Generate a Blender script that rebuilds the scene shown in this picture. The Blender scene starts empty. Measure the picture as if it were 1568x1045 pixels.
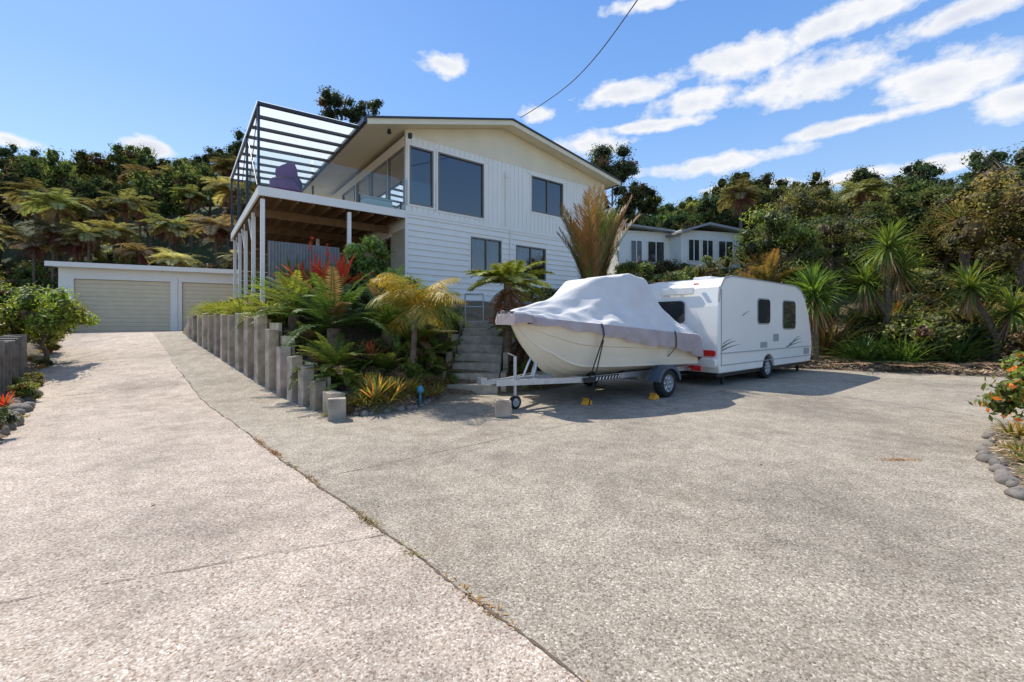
import bpy, math, random
import numpy as np
from mathutils import Vector, Matrix
rng=np.random.default_rng(11); random.seed(5)
S=bpy.context.scene
COL=S.collection
U=lambda a,b:float(rng.uniform(a,b))
# ------------------------------------------------------------ materials
def newmat(n):
    m=bpy.data.materials.new(n); m.use_nodes=True
    nt=m.node_tree; nt.nodes.clear()
    out=nt.nodes.new('ShaderNodeOutputMaterial')
    return m,nt,out
def N(nt,t,**k):
    n=nt.nodes.new(t)
    for a,b in k.items(): setattr(n,a,b)
    return n
def mth(nt,op,a,b=None,clamp=False):
    n=nt.nodes.new('ShaderNodeMath'); n.operation=op; n.use_clamp=clamp
    for i,v in enumerate((a,b)):
        if v is None: continue
        if isinstance(v,(int,float)): n.inputs[i].default_value=v
        else: nt.links.new(v,n.inputs[i])
    return n.outputs[0]
def mix(nt,f,a,b,mode='MIX'):
    n=nt.nodes.new('ShaderNodeMix'); n.data_type='RGBA'; n.blend_type=mode
    for s,v in ((n.inputs[0],f),(n.inputs[6],a),(n.inputs[7],b)):
        if isinstance(v,(int,float)): s.default_value=v
        elif isinstance(v,tuple): s.default_value=(*v[:3],1)
        else: nt.links.new(v,s)
    return n.outputs[2]
def noise(nt,vec,scale,detail=4,rough=.55):
    n=N(nt,'ShaderNodeTexNoise'); n.inputs['Scale'].default_value=scale
    n.inputs['Detail'].default_value=detail; n.inputs['Roughness'].default_value=rough
    nt.links.new(vec,n.inputs['Vector']); return n.outputs['Fac']
def ramp(nt,f,stops):
    n=nt.nodes.new('ShaderNodeValToRGB'); e=n.color_ramp.elements
    while len(e)<len(stops): e.new(.5)
    for i,(p,c) in enumerate(stops):
        e[i].position=p; e[i].color=(*c,1) if isinstance(c,tuple) else (c,c,c,1)
    nt.links.new(f,n.inputs[0]); return n.outputs[0]
def objco(nt):
    return nt.nodes.new('ShaderNodeTexCoord').outputs['Object']
def simple(name,col,rough=.6,var=.12,vscale=3,metal=0,bump=0,bscale=30,spec=.5,coat=0,dirt=0,vc=False):
    m,nt,out=newmat(name); p=N(nt,'ShaderNodeBsdfPrincipled')
    co=objco(nt); n=noise(nt,co,vscale,4)
    dk=tuple(c*(1-var) for c in col); lt=tuple(min(1,c*(1+var)) for c in col)
    c=ramp(nt,n,[(.3,dk),(.7,lt)])
    if dirt:
        d=noise(nt,co,vscale*4,5,.7); c=mix(nt,ramp(nt,d,[(.5,0.),(.75,dirt)]),c,tuple(x*.45 for x in col))
    if vc:
        a=N(nt,'ShaderNodeAttribute',attribute_name='Col'); c=mix(nt,1.,c,a.outputs['Color'],'MULTIPLY')
    nt.links.new(c,p.inputs['Base Color'])
    p.inputs['Roughness'].default_value=rough; p.inputs['Metallic'].default_value=metal
    p.inputs['Specular IOR Level'].default_value=spec; p.inputs['Coat Weight'].default_value=coat
    if bump:
        b=N(nt,'ShaderNodeBump'); b.inputs['Strength'].default_value=bump; b.inputs['Distance'].default_value=.02
        nt.links.new(noise(nt,co,bscale,3),b.inputs['Height']); nt.links.new(b.outputs[0],p.inputs['Normal'])
    nt.links.new(p.outputs[0],out.inputs[0]); return m
def leafmat(name,gain=1.6,rand=.0,tr=.4,spec=True):
    m,nt,out=newmat(name); p=N(nt,'ShaderNodeBsdfPrincipled' if spec else 'ShaderNodeBsdfDiffuse')
    a=N(nt,'ShaderNodeAttribute',attribute_name='Col'); c=mix(nt,1.,a.outputs['Color'],(gain*1.04,gain*.95,gain*1.05),'MULTIPLY')
    if rand:
        oi=N(nt,'ShaderNodeObjectInfo')
        hs=N(nt,'ShaderNodeHueSaturation'); hs.inputs['Saturation'].default_value=.92
        nt.links.new(mth(nt,'ADD',mth(nt,'MULTIPLY',oi.outputs['Random'],rand*.24),.5-rand*.17),hs.inputs['Hue'])
        nt.links.new(mth(nt,'ADD',mth(nt,'MULTIPLY',oi.outputs['Random'],rand*2),1-rand),hs.inputs['Value'])
        nt.links.new(c,hs.inputs['Color']); c=hs.outputs[0]
    nt.links.new(c,p.inputs[0])
    if spec: p.inputs['Roughness'].default_value=.5; p.inputs['Specular IOR Level'].default_value=.35
    t=N(nt,'ShaderNodeBsdfTranslucent'); nt.links.new(mix(nt,1.,c,(1.15,1.15,.6),'MULTIPLY'),t.inputs[0])
    ms=N(nt,'ShaderNodeMixShader'); ms.inputs[0].default_value=tr
    nt.links.new(p.outputs[0],ms.inputs[1]); nt.links.new(t.outputs[0],ms.inputs[2])
    nt.links.new(ms.outputs[0],out.inputs[0]); return m
def colmat(name,rough=.7):
    m,nt,out=newmat(name); p=N(nt,'ShaderNodeBsdfPrincipled')
    a=N(nt,'ShaderNodeAttribute',attribute_name='Col'); n=noise(nt,objco(nt),14,3)
    nt.links.new(mix(nt,.6,a.outputs['Color'],ramp(nt,n,[(.3,.55),(.7,1.)]),'MULTIPLY'),p.inputs['Base Color'])
    p.inputs['Roughness'].default_value=rough; nt.links.new(p.outputs[0],out.inputs[0]); return m
def glassmat(name,tint=(.35,.4,.42),refl=.25):
    m,nt,out=newmat(name)
    t=N(nt,'ShaderNodeBsdfTransparent'); t.inputs[0].default_value=(*tint,1)
    g=N(nt,'ShaderNodeBsdfGlossy'); g.inputs['Roughness'].default_value=.03; g.inputs[0].default_value=(.9,.95,1,1)
    lw=N(nt,'ShaderNodeLayerWeight'); lw.inputs[0].default_value=.3
    f=mth(nt,'ADD',mth(nt,'MULTIPLY',lw.outputs['Fresnel'],.6),refl,True)
    ms=N(nt,'ShaderNodeMixShader'); nt.links.new(f,ms.inputs[0])
    nt.links.new(t.outputs[0],ms.inputs[1]); nt.links.new(g.outputs[0],ms.inputs[2]); nt.links.new(ms.outputs[0],out.inputs[0]); return m
def polycarb():
    m,nt,out=newmat('polycarbonate_roof')
    t=N(nt,'ShaderNodeBsdfTransparent'); t.inputs[0].default_value=(.8,.85,.87,1)
    g=N(nt,'ShaderNodeBsdfTranslucent'); g.inputs[0].default_value=(.66,.7,.7,1)
    a=N(nt,'ShaderNodeMixShader'); a.inputs[0].default_value=.82
    nt.links.new(t.outputs[0],a.inputs[1]); nt.links.new(g.outputs[0],a.inputs[2])
    nt.links.new(a.outputs[0],out.inputs[0]); return m
M_white=simple('white_paint',(.9,.865,.785),.5,.03,1.5,dirt=.12)
M_cream=simple('cream_paint',(.82,.74,.55),.6,.05,1.5)
M_tan=simple('tan_cladding',(.45,.38,.28),.7,.1,3)
M_darktrim=simple('dark_metal',(.03,.04,.055),.4,.2)
M_frame=simple('brown_aluminium',(.2,.17,.14),.4,.1)
M_int=simple('interior_paint',(.26,.24,.22),.8)
M_curt=simple('curtain_cloth',(.6,.6,.58),.9,.1,8)
M_glass=glassmat('window_glass',(.3,.34,.36),.13)
M_glassb=glassmat('balustrade_glass',(.82,.9,.88),.06)
M_poly=polycarb()
M_wood=simple('weathered_timber',(.47,.4,.315),.85,.4,4,bump=.8,bscale=25,dirt=.55,vc=True)
M_plank=simple('grey_plank',(.64,.57,.46),.85,.3,4,bump=.5,dirt=.4,vc=True)
M_joist=simple('deck_joist_timber',(.2,.11,.05),.8,.25,5)
M_block=simple('concrete_step',(.42,.38,.31),.9,.25,6,bump=.7,bscale=30,dirt=.5)
M_garage=simple('garage_door_paint',(.74,.62,.42),.5,.05)
M_corr=simple('galvanised_sheet',(.25,.25,.25),.5,.15,metal=.3)
M_gel=simple('boat_gelcoat',(.76,.7,.56),.3,.05,2,coat=.3)
M_cover=simple('boat_cover_fabric',(.7,.675,.64),.95,.08,2.5,bump=.6,bscale=7,spec=.2,dirt=.12)
M_cover2=simple('boat_cover_skirt',(.43,.36,.35),.95,.12,3,bump=.5,bscale=8,spec=.2)
M_galv=simple('galvanised_steel',(.5,.52,.54),.4,.12,8,metal=.7)
M_rubber=simple('rubber',(.02,.02,.021),.75,.2)
M_alloy=simple('alloy_wheel',(.6,.6,.6),.3,.05,metal=.8)
M_black=simple('black_plastic',(.02,.02,.022),.5)
M_blue=simple('blue_mudguard',(.07,.1,.14),.5)
M_yel=simple('yellow_plastic',(.85,.4,.03),.5)
M_red=simple('red_lens',(.7,.02,.02),.15,coat=.5)
M_cara=simple('caravan_white',(.89,.87,.81),.3,.03,1,coat=.3,dirt=.1)
M_grey=simple('grey_trim',(.35,.37,.38),.4)
M_cwin=simple('caravan_acrylic_window',(.03,.035,.04),.06,.1,spec=.8)
M_rock=simple('river_rock',(.2,.175,.15),.8,.4,5,bump=.6)
M_purple=simple('purple_wicker',(.2,.04,.16),.6)
M_bark=simple('bark',(.15,.11,.075),.9,.4,10,bump=.8)
M_leaf=leafmat('leaf_near',1.35); M_leafF=leafmat('leaf_forest',1.6,.33,.4,False)
M_dry=colmat('dry_matter',.9)
# ------------------------------------------------------------ mesh builder
class MB:
    def __init__(s): s.v=[];s.c=[];s.l=[];s.t=[];s.m=[];s.n=0
    def add(s,V,F,col=(.5,.5,.5),m=0):
        V=np.asarray(V,float).reshape(-1,3); c=np.asarray(col,float)
        if c.ndim==1: c=np.tile(c,(len(V),1))
        s.v.append(V); s.c.append(c)
        for f in F:
            s.l.append(np.asarray(f)+s.n); s.t.append([len(f)]); s.m.append([m])
        s.n+=len(V)
    def quads(s,Q,col,m=0):
        Q=np.asarray(Q,float); k=len(Q)
        if not k: return
        c=np.asarray(col,float)
        if c.ndim==1 or len(c)==1: c=np.tile(c.reshape(1,3),(k,1))
        s.v.append(Q.reshape(-1,3)); s.c.append(np.repeat(c,4,axis=0))
        s.l.append(np.arange(k*4)+s.n); s.t.append(np.full(k,4)); s.m.append(np.full(k,m)); s.n+=k*4
    def grid(s,P,col=(.5,.5,.5),m=0):
        a,b=P.shape[:2]; i=np.arange(a*b).reshape(a,b)
        q=np.stack([i[:-1,:-1],i[1:,:-1],i[1:,1:],i[:-1,1:]],-1).reshape(-1,4)
        V=P.reshape(-1,3); c=np.asarray(col,float)
        if c.ndim==1: c=np.tile(c,(len(V),1))
        s.v.append(V); s.c.append(c.reshape(-1,3)); s.l.append(q.ravel()+s.n)
        s.t.append(np.full(len(q),4)); s.m.append(np.full(len(q),m)); s.n+=len(V)
    def box(s,x0,x1,y0,y1,z0,z1,col=(.5,.5,.5),m=0):
        V=[(x,y,z) for z in (z0,z1) for y in (y0,y1) for x in (x0,x1)]
        s.add(V,[(0,2,3,1),(4,5,7,6),(0,1,5,4),(2,6,7,3),(0,4,6,2),(1,3,7,5)],col,m)
    def cone(s,p0,p1,r0,r1,col=(.5,.5,.5),m=0,seg=8,cap=True):
        p0=np.array(p0,float);p1=np.array(p1,float); d=p1-p0; d/=np.linalg.norm(d)+1e-9
        a=np.cross(d,(0,0,1.) if abs(d[2])<.9 else (1.,0,0)); a/=np.linalg.norm(a); b=np.cross(d,a)
        th=np.linspace(0,2*math.pi,seg,endpoint=False)
        c=np.cos(th)[:,None]*a+np.sin(th)[:,None]*b
        V=np.vstack([p0+c*r0,p1+c*r1])
        F=[(i,(i+1)%seg,seg+(i+1)%seg,seg+i) for i in range(seg)]
        if cap: F+= [tuple(range(seg))[::-1],tuple(range(seg,2*seg))]
        s.add(V,F,col,m)
    def prism(s,poly,y0,y1,col=(.5,.5,.5),m=0,axis='y'):
        n=len(poly)
        if axis=='y': V=[(a,y0,b) for a,b in poly]+[(a,y1,b) for a,b in poly]
        elif axis=='x': V=[(y0,a,b) for a,b in poly]+[(y1,a,b) for a,b in poly]
        else: V=[(a,b,y0) for a,b in poly]+[(a,b,y1) for a,b in poly]
        F=[tuple(range(n)),tuple(range(n,2*n))[::-1]]+[(i,n+i,n+(i+1)%n,(i+1)%n) for i in range(n)]
        s.add(V,F,col,m)
    def mesh(s,name,mats,smooth=False):
        me=bpy.data.meshes.new(name)
        V=np.vstack(s.v); L=np.concatenate(s.l); T=np.concatenate(s.t); MI=np.concatenate(s.m)
        me.vertices.add(len(V)); me.vertices.foreach_set('co',V.ravel())
        me.loops.add(len(L)); me.loops.foreach_set('vertex_index',L.astype(np.int32))
        me.polygons.add(len(T)); st=np.concatenate([[0],np.cumsum(T)[:-1]])
        me.polygons.foreach_set('loop_start',st.astype(np.int32)); me.polygons.foreach_set('loop_total',T.astype(np.int32))
        me.polygons.foreach_set('material_index',MI.astype(np.int32))
        me.polygons.foreach_set('use_smooth',np.full(len(T),smooth))
        for m in mats: me.materials.append(m)
        me.update(calc_edges=True); me.validate()
        a=me.color_attributes.new('Col','FLOAT_COLOR','POINT')
        C=np.hstack([np.vstack(s.c),np.ones((len(V),1))]); a.data.foreach_set('color',C.ravel())
        return me
def obj(name,me,parent=None,loc=(0,0,0),rz=0,sc=1,bevel=0):
    o=bpy.data.objects.new(name,me); COL.objects.link(o)
    o.location=loc; o.rotation_euler=(0,0,rz); o.scale=(sc,)*3 if isinstance(sc,(int,float)) else sc
    if parent: o.parent=parent
    if bevel:
        b=o.modifiers.new('b','BEVEL'); b.width=bevel; b.segments=2; b.limit_method='ANGLE'
    return o
def part(mb,name,mats,parent,smooth=False,bevel=0):
    if not isinstance(mats,(list,tuple)): mats=[mats]
    return obj(name,mb.mesh(name,list(mats),smooth),parent,bevel=bevel)
def empty(name,loc=(0,0,0),rz=0):
    o=bpy.data.objects.new(name,None); COL.objects.link(o); o.location=loc; o.rotation_euler=(0,0,rz); o.empty_display_size=.2; return o
# ------------------------------------------------------------ terrain
def sm(t): t=np.clip(t,0,1); return t*t*(3-2*t)
W0=np.array((-2.85,7.0)); W1=np.array((-11.2,15.0)); wd=(W1-W0); WL=np.linalg.norm(wd); wd=wd/WL; wn=np.array((-wd[1],wd[0]))*-1
if wn[1]<0: wn=-wn
FL=[(-2.85,7.0),(-2.3,6.95),(-1.7,7.5),(-1.35,9.0),(-.25,9.1),(.9,9.9),(2.2,11.3),(3.2,13.2),(5,15),(8,15.2),(9.5,14.3),(14,11.7),(22,9),(60,0)]
LP=[(-9,-12),(-6.3,3),(-6.4,5.35),(-10.5,9.4),(-16.9,16.2),(-18.6,17.4),(-20,23),(-13.5,23),(-12.2,16.2),(-11.2,15)]
CP=np.array(LP+FL+[(60,-12)])
IS=np.array([(4.0,3.2),(4.65,4.0),(5.35,4.85),(6.5,5.8),(8,6.6),(11,6.8),(13,5),(12,1.5),(6,1.2)])
def inpoly(x,y,P):
    r=np.zeros(x.shape,bool); n=len(P)
    for i in range(n):
        x1,y1=P[i];x2,y2=P[(i+1)%n]
        c=((y1>y)!=(y2>y))&(x<(x2-x1)*(y-y1)/(y2-y1+1e-12)+x1); r^=c
    return r
def dist(x,y,P,closed=False):
    d=np.full(x.shape,1e9); n=len(P)
    for i in range(n if closed else n-1):
        a=np.array(P[i]);b=np.array(P[(i+1)%n]);e=b-a
        t=np.clip(((x-a[0])*e[0]+(y-a[1])*e[1])/(e@e),0,1)
        d=np.minimum(d,np.hypot(x-a[0]-t*e[0],y-a[1]-t*e[1]))
    return d
def G(x,y):
    x=np.asarray(x,float);y=np.asarray(y,float)
    r=np.interp(y,[-1e3,7.2,8.5,9.4,15.5,17,1e3],[0,0,.04,.15,1.12,1.18,1.18])
    dW=(x-W0[0])*wn[0]+(y-W0[1])*wn[1]
    return r*(1-sm((dW-.3)/2.5))
def T(x,y):
    x=np.atleast_1d(np.asarray(x,float));y=np.atleast_1d(np.asarray(y,float))
    g=G(x,y); ins=inpoly(x,y,CP); dc=dist(x,y,CP,True); dF=dist(x,y,FL)
    dW=(x-W0[0])*wn[0]+(y-W0[1])*wn[1]; tW=(x-W0[0])*wd[0]+(y-W0[1])*wd[1]
    wp=np.interp(tW,[0,.8,1.6,2.4,3.4,5,12],[.12,.3,.6,.9,1.35,1.55,1.6])
    zg=np.minimum(wp+.12*np.clip(dW,0,50),.06+.5*dF); zg=np.minimum(zg,2.25)
    zg=np.where((tW>0)&(tW<WL)&(dW<.34),g-.02,np.maximum(zg,g+.06))
    zr=.05+.05*np.minimum(dF,3)+.34*np.clip(dF-3,0,28)
    zl=g+.06+.3*np.minimum(dc,4)
    gw=sm((x-4)/3.5)
    z=np.where(dW>0,zg*(1-gw)+zr*gw,zl)
    z=z+.52*np.clip(y-23.5,0,24)*(1-sm((x+2)/14))
    z=np.where(y<-5,np.minimum(z,.3),z)
    wz=(tW>0)&(tW<WL)&(np.abs(dW)<.34)
    z=z+np.where(ins|wz,0,.05*np.sin(x*2.1)*np.sin(y*1.7))
    z=np.where(ins,g-.04,np.where(wz,z,np.maximum(z,g+.03)))
    ii=inpoly(x,y,IS)&ins; z=np.where(ii,.05+.12*np.minimum(dist(x,y,IS,True),1.2),z)
    return z
def Tz(x,y): return float(T(x,y)[0])
def axis(lo,hi,f0,f1,st,grow=1.25):
    a=list(np.arange(f0,f1+1e-6,st)); s=st; v=f1
    while v<hi: s*=grow; v+=s; a.append(v)
    s=st; v=f0; b=[]
    while v>lo: s*=grow; v-=s; b.append(v)
    return np.array(b[::-1]+a)
xs=axis(-400,400,-18,15,.15); ys=axis(-120,500,-1,20,.15)
X,Y=np.meshgrid(xs,ys,indexing='ij'); Z=T(X.ravel(),Y.ravel()).reshape(X.shape)
mb=MB(); mb.grid(np.stack([X,Y,Z],-1))
m,nt,out=newmat('soil_and_mulch'); p=N(nt,'ShaderNodeBsdfPrincipled'); co=objco(nt)
n1=noise(nt,co,2.2,4); n2=noise(nt,co,26,4,.7)
c=ramp(nt,n2,[(.3,(.07,.05,.035)),(.5,(.19,.135,.09)),(.7,(.4,.3,.2))])
c=mix(nt,ramp(nt,n1,[(.5,0.),(.66,.7)]),c,(.08,.11,.03))
sx=N(nt,'ShaderNodeSeparateXYZ'); nt.links.new(co,sx.inputs[0])
c=mix(nt,mth(nt,'MULTIPLY',mth(nt,'SUBTRACT',sx.outputs['Z'],1.6),.7,True),c,(.05,.07,.02))
nt.links.new(c,p.inputs['Base Color']); p.inputs['Roughness'].default_value=.95
b=N(nt,'ShaderNodeBump'); b.inputs['Strength'].default_value=.8; b.inputs['Distance'].default_value=.04
nt.links.new(n2,b.inputs['Height']); nt.links.new(b.outputs[0],p.inputs['Normal']); nt.links.new(p.outputs[0],out.inputs[0])
obj('ground',mb.mesh('ground',[m],True))
xs=axis(-24,60,-12,8,.3,1.2); ys=axis(-12,23,5,18,.3,1.3)
X,Y=np.meshgrid(xs,ys,indexing='ij')
mb=MB(); mb.grid(np.stack([X,Y,G(X,Y)],-1))
m,nt,out=newmat('exposed_aggregate_concrete'); p=N(nt,'ShaderNodeBsdfPrincipled'); co=objco(nt)
vo=N(nt,'ShaderNodeTexVoronoi'); vo.inputs['Scale'].default_value=105; nt.links.new(co,vo.inputs['Vector'])
sp=N(nt,'ShaderNodeSeparateColor'); nt.links.new(vo.outputs['Color'],sp.inputs[0])
big=noise(nt,co,.45,5,.6); mid=noise(nt,co,4,5,.65); fine=noise(nt,co,45,2,.7)
stR=ramp(nt,sp.outputs[0],[(0.,(.18,.14,.1)),(.2,(.33,.275,.205)),(.6,(.405,.345,.265)),(.9,(.5,.44,.35)),(1.,(.72,.64,.53))])
stL=ramp(nt,sp.outputs[0],[(0.,(.26,.18,.13)),(.2,(.46,.365,.28)),(.6,(.55,.45,.355)),(.9,(.66,.57,.47)),(1.,(.8,.72,.62))])
dp=N(nt,'ShaderNodeVectorMath',operation='DOT_PRODUCT'); nt.links.new(co,dp.inputs[0]); dp.inputs[1].default_value=(.72,.694,0)
side=mth(nt,'GREATER_THAN',dp.outputs['Value'],1.477)
c=mix(nt,side,stL,stR)
c=mix(nt,.75,c,ramp(nt,fine,[(.32,.55),(.62,1.12)]),'MULTIPLY')
c=mix(nt,.9,c,ramp(nt,mid,[(.32,.74),(.62,1.08)]),'MULTIPLY')
c=mix(nt,1.,c,ramp(nt,big,[(.35,.74),(.5,1.),(.65,1.12)]),'MULTIPLY')
mp=N(nt,'ShaderNodeMapping'); mp.inputs['Location'].default_value=(7,3,0); nt.links.new(co,mp.inputs[0])
stn=noise(nt,mp.outputs[0],1.1,6,.7)
c=mix(nt,ramp(nt,stn,[(.56,0.),(.74,.45)]),c,(.2,.145,.095))
c=mix(nt,ramp(nt,stn,[(.24,.35),(.38,0.)]),c,(.62,.57,.49))
nt.links.new(c,p.inputs['Base Color']); p.inputs['Roughness'].default_value=.85; p.inputs['Specular IOR Level'].default_value=.3
b=N(nt,'ShaderNodeBump'); b.inputs['Strength'].default_value=.4; b.inputs['Distance'].default_value=.006
nt.links.new(mth(nt,'MULTIPLY',vo.outputs['Distance'],-1.),b.inputs['Height']); nt.links.new(b.outputs[0],p.inputs['Normal'])
nt.links.new(p.outputs[0],out.inputs[0])
obj('concrete_driveway',mb.mesh('concrete_driveway',[m],True))
M_joint=simple('dark_joint',(.14,.1,.07),.95,.5,20)  # dark brown of the concrete joints themselves, laid as thin ribbons
mb=MB()
for (a,b2,w) in [((1.35,.73),(-9.3,11.75),.008),((-1.9,4.125),(2.3,7.6),.004),((-2.75,2.3),(-.9,3.05),.003),((-4.6,3.2),(-2.9,2.38),.003),((2.3,7.6),(9,13.2),.005),((-7.2,9.5),(-9.6,8.2),.006),((-9.8,12.2),(-13,10.5),.007)]:
    a=np.array(a);b2=np.array(b2);k=int(np.linalg.norm(b2-a)/.05)+2; t=np.linspace(0,1,k)[:,None]
    P=a+(b2-a)*t; nn=np.array((-(b2-a)[1],(b2-a)[0])); nn/=np.linalg.norm(nn)
    P=P+nn*(.008*np.sin(t*k*.3)+.012*np.sin(t*k*.07)+rng.normal(0,.0025,(k,1))); ww=w*rng.uniform(.1,1.7,(k,1))
    A=P-nn*ww;B=P+nn*ww
    mb.grid(np.stack([np.column_stack([A,G(A[:,0],A[:,1])+.005]),np.column_stack([B,G(B[:,0],B[:,1])+.005])],0))
obj('concrete_joint',mb.mesh('concrete_joint',[M_joint]))
# ------------------------------------------------------------ plant generators
def unit(k):
    v=rng.normal(size=(k,3)); return v/np.linalg.norm(v,axis=1)[:,None]
def leaves(mb,pos,nrm,L,col,w=.45,m=0):
    k=len(pos); t=np.cross(nrm,unit(k)); t/=np.linalg.norm(t,axis=1)[:,None]+1e-9
    b=np.cross(nrm,t); b/=np.linalg.norm(b,axis=1)[:,None]+1e-9
    l=(L*rng.uniform(.6,1.3,k))[:,None]
    mb.quads(np.stack([pos-t*l/2,pos+b*l*w/2,pos+t*l/2,pos-b*l*w/2],1),col,m)
def blob(mb,c,r,col,m=0):
    th=np.linspace(0,math.pi,6)[:,None]; ph=np.linspace(0,2*math.pi,9)[None,:]
    P=np.stack([np.sin(th)*np.cos(ph),np.sin(th)*np.sin(ph),np.cos(th)+0*ph],-1)
    mb.grid(np.array(c)+P*r*rng.uniform(.8,1.15,(6,9,1)),col,m)
def crown(mb,c,R,ncl,nl,leaf,cols,rr=.36,core=True,m=0,w=.45,flower=None):
    c=np.array(c,float);R=np.array(R,float)
    for k in range(ncl):
        d=unit(1)[0]
        if d[2]<-.5: d[2]*=-.6
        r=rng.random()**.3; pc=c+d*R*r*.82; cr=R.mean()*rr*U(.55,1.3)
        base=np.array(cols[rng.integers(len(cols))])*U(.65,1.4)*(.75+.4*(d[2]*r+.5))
        if rng.random()<.07: base=np.array((.13,.09,.045))
        dr=unit(nl); pos=pc+dr*cr*(rng.uniform(.35,1.2,(nl,1)))*np.array((1,1,.7))
        nm=dr+unit(nl)*.9+np.array((0,0,.35)); nm/=np.linalg.norm(nm,axis=1)[:,None]
        cc=base*rng.uniform(.6,1.5,(nl,1))
        if flower is not None:
            q=rng.random(nl)<.09; cc[q]=flower
        leaves(mb,pos,nm,leaf,cc,w,m)
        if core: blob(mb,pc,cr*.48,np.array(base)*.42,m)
def trunk(mb,h,r,lean=(0,0),limbs=5,m=1,spread=1.2,top=.75):
    p=np.zeros(3)-np.array((0,0,.3)); n=5; col=(.14,.11,.08)
    for i in range(n):
        q=np.array((lean[0]*(i+1)/n+U(-.1,.1),lean[1]*(i+1)/n+U(-.1,.1),h*top*(i+1)/n))
        mb.cone(p,q,r*(1-.15*i),r*(1-.15*(i+1)),col,m,8,False)
        if i>=1:
            for _ in range(max(1,limbs//3)):
                a=U(0,6.3); e=q+np.array((math.cos(a)*spread,math.sin(a)*spread,h*.22))*U(.6,1.1)
                mb.cone(q,e,r*.4,r*.1,col,m,6,False)
        p=q
def frond(mb,o,az,el,L,droop,ll,n,col,lw=.025,vs=.2,ld=.3,m=0,fwd=.5,steps=12,tipcol=None):
    o=np.array(o,float); h=np.array((math.cos(az),math.sin(az),0)); sd=np.array((-h[1],h[0],0)); up=np.array((0,0,1.))
    P=[o];D=[]
    for i in range(steps):
        e=el-droop*((i+.5)/steps)**1.3; d=h*math.cos(e)+up*math.sin(e); D.append(d); P.append(P[-1]+d*L/steps)
    D.append(D[-1]); P=np.array(P);D=np.array(D)
    wv=np.linspace(.012,.003,steps+1)[:,None]*(1+L*.4)
    nrm=np.cross(D,sd)
    mb.grid(np.stack([P-sd*wv,P+nrm*wv*.8,P+sd*wv],0),np.array(col)*.8,m)
    s=np.linspace(.12,.99,n); ps=np.array([np.interp(s*steps,np.arange(steps+1),P[:,j]) for j in range(3)]).T
    ds=np.array([np.interp(s*steps,np.arange(steps+1),D[:,j]) for j in range(3)]).T; ns=np.cross(ds,sd); ns*=np.sign(ns[:,2:3]+1e-6)
    lens=ll*np.clip(np.sin(np.pi*np.clip(s,.05,1)**.8*.9+.15),.02,1)**.7
    for sg in (-1,1):
        dd=sd*sg+ds*fwd+ns*vs+np.array((0,0,-1))*ld*rng.uniform(.5,1.5,(n,1))+rng.normal(0,.07,(n,3)); dd/=np.linalg.norm(dd,axis=1)[:,None]
        ln=(lens*rng.uniform(.85,1.1,n))[:,None]; mid=ps+dd*ln*.45; tip=ps+dd*ln-np.array((0,0,1))*ln*ld*.35
        wv2=ds*lw
        cc=np.array(col)*rng.uniform(.75,1.3,(n,1))
        if tipcol is not None: cc=cc*(1-s[:,None]**2)+np.array(tipcol)*s[:,None]**2
        mb.quads(np.stack([ps,mid+wv2,tip,mid-wv2],1),cc,m)
def strap(mb,o,az,el,L,droop,w,col,m=0,st=5):
    o=np.array(o,float); h=np.array((math.cos(az),math.sin(az),0)); sd=np.array((-h[1],h[0],0))
    P=[o]
    for i in range(st):
        e=el-droop*((i+.5)/st)**1.5; P.append(P[-1]+(h*math.cos(e)+np.array((0,0,math.sin(e))))*L/st)
    P=np.array(P); ww=(w*np.array([.7,1,1,.85,.5,.06])[:st+1])[:,None]
    up=np.array((0,0,w*.35))
    mb.grid(np.stack([P-sd*ww+up,P,P+sd*ww+up],0),np.array(col)*U(.75,1.3),m)
R_=math.radians
def treefern(h,Lf,n=18,col=(.13,.17,.03),ll=.3,nl=34,el=(15,60),dr=(45,80),lean=0):
    mb=MB()
    for i in range(6): mb.cone((lean*i/6,0,h*i/6-.2*(i==0)),(lean*(i+1)/6,U(-.02,.02),h*(i+1)/6),.1-.005*i,.1,(.07,.045,.03),1,9,False)
    for i in range(n):
        frond(mb,(lean,0,h),i*2.4+U(-.2,.2),R_(U(*el)),Lf*U(.8,1.1),R_(U(*dr)),ll*Lf/1.1,nl,np.array(col)*U(.7,1.3),.028*Lf/1.1,.1,.15,fwd=.35)
    for i in range(14):
        frond(mb,(lean,0,h-.05),U(0,6.3),R_(U(-65,-10)),Lf*U(.6,.85),R_(40),ll*.6,18,(.2,.11,.05),.024,.0,.5)
    return mb
def cycad(n=26,L=1.3,col=(.07,.14,.03),ll=.2,h=.25,lw=.015,el=(15,80),dr=(40,75),nl=34,ld=.2,tip=None,fwd=.5):
    mb=MB(); mb.cone((0,0,-.2),(0,0,h),.14,.12,(.12,.08,.05),1,10)
    for i in range(n): frond(mb,(0,0,h),i*2.4+U(-.2,.2),R_(U(*el)),L*U(.8,1.1),R_(U(*dr)),ll,nl,np.array(col)*U(.7,1.35) if rng.random()<.93 else (.2,.13,.06),lw,.25,ld,tipcol=tip,fwd=fwd)
    return mb
def strapplant(n,L,w,cols,h=0,el=(20,85),dr=(20,70),r=.05,heads=1,base=.2):
    mb=MB()
    for k in range(heads):
        ox,oy=(U(-base,base),U(-base,base)) if heads>1 else (0,0)
        for i in range(n):
            a=U(0,6.3); strap(mb,(ox+math.cos(a)*r,oy+math.sin(a)*r,h),a,R_(U(*el)),L*U(.6,1.1),R_(U(*dr)),w,cols[rng.integers(len(cols))])
    return mb
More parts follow.
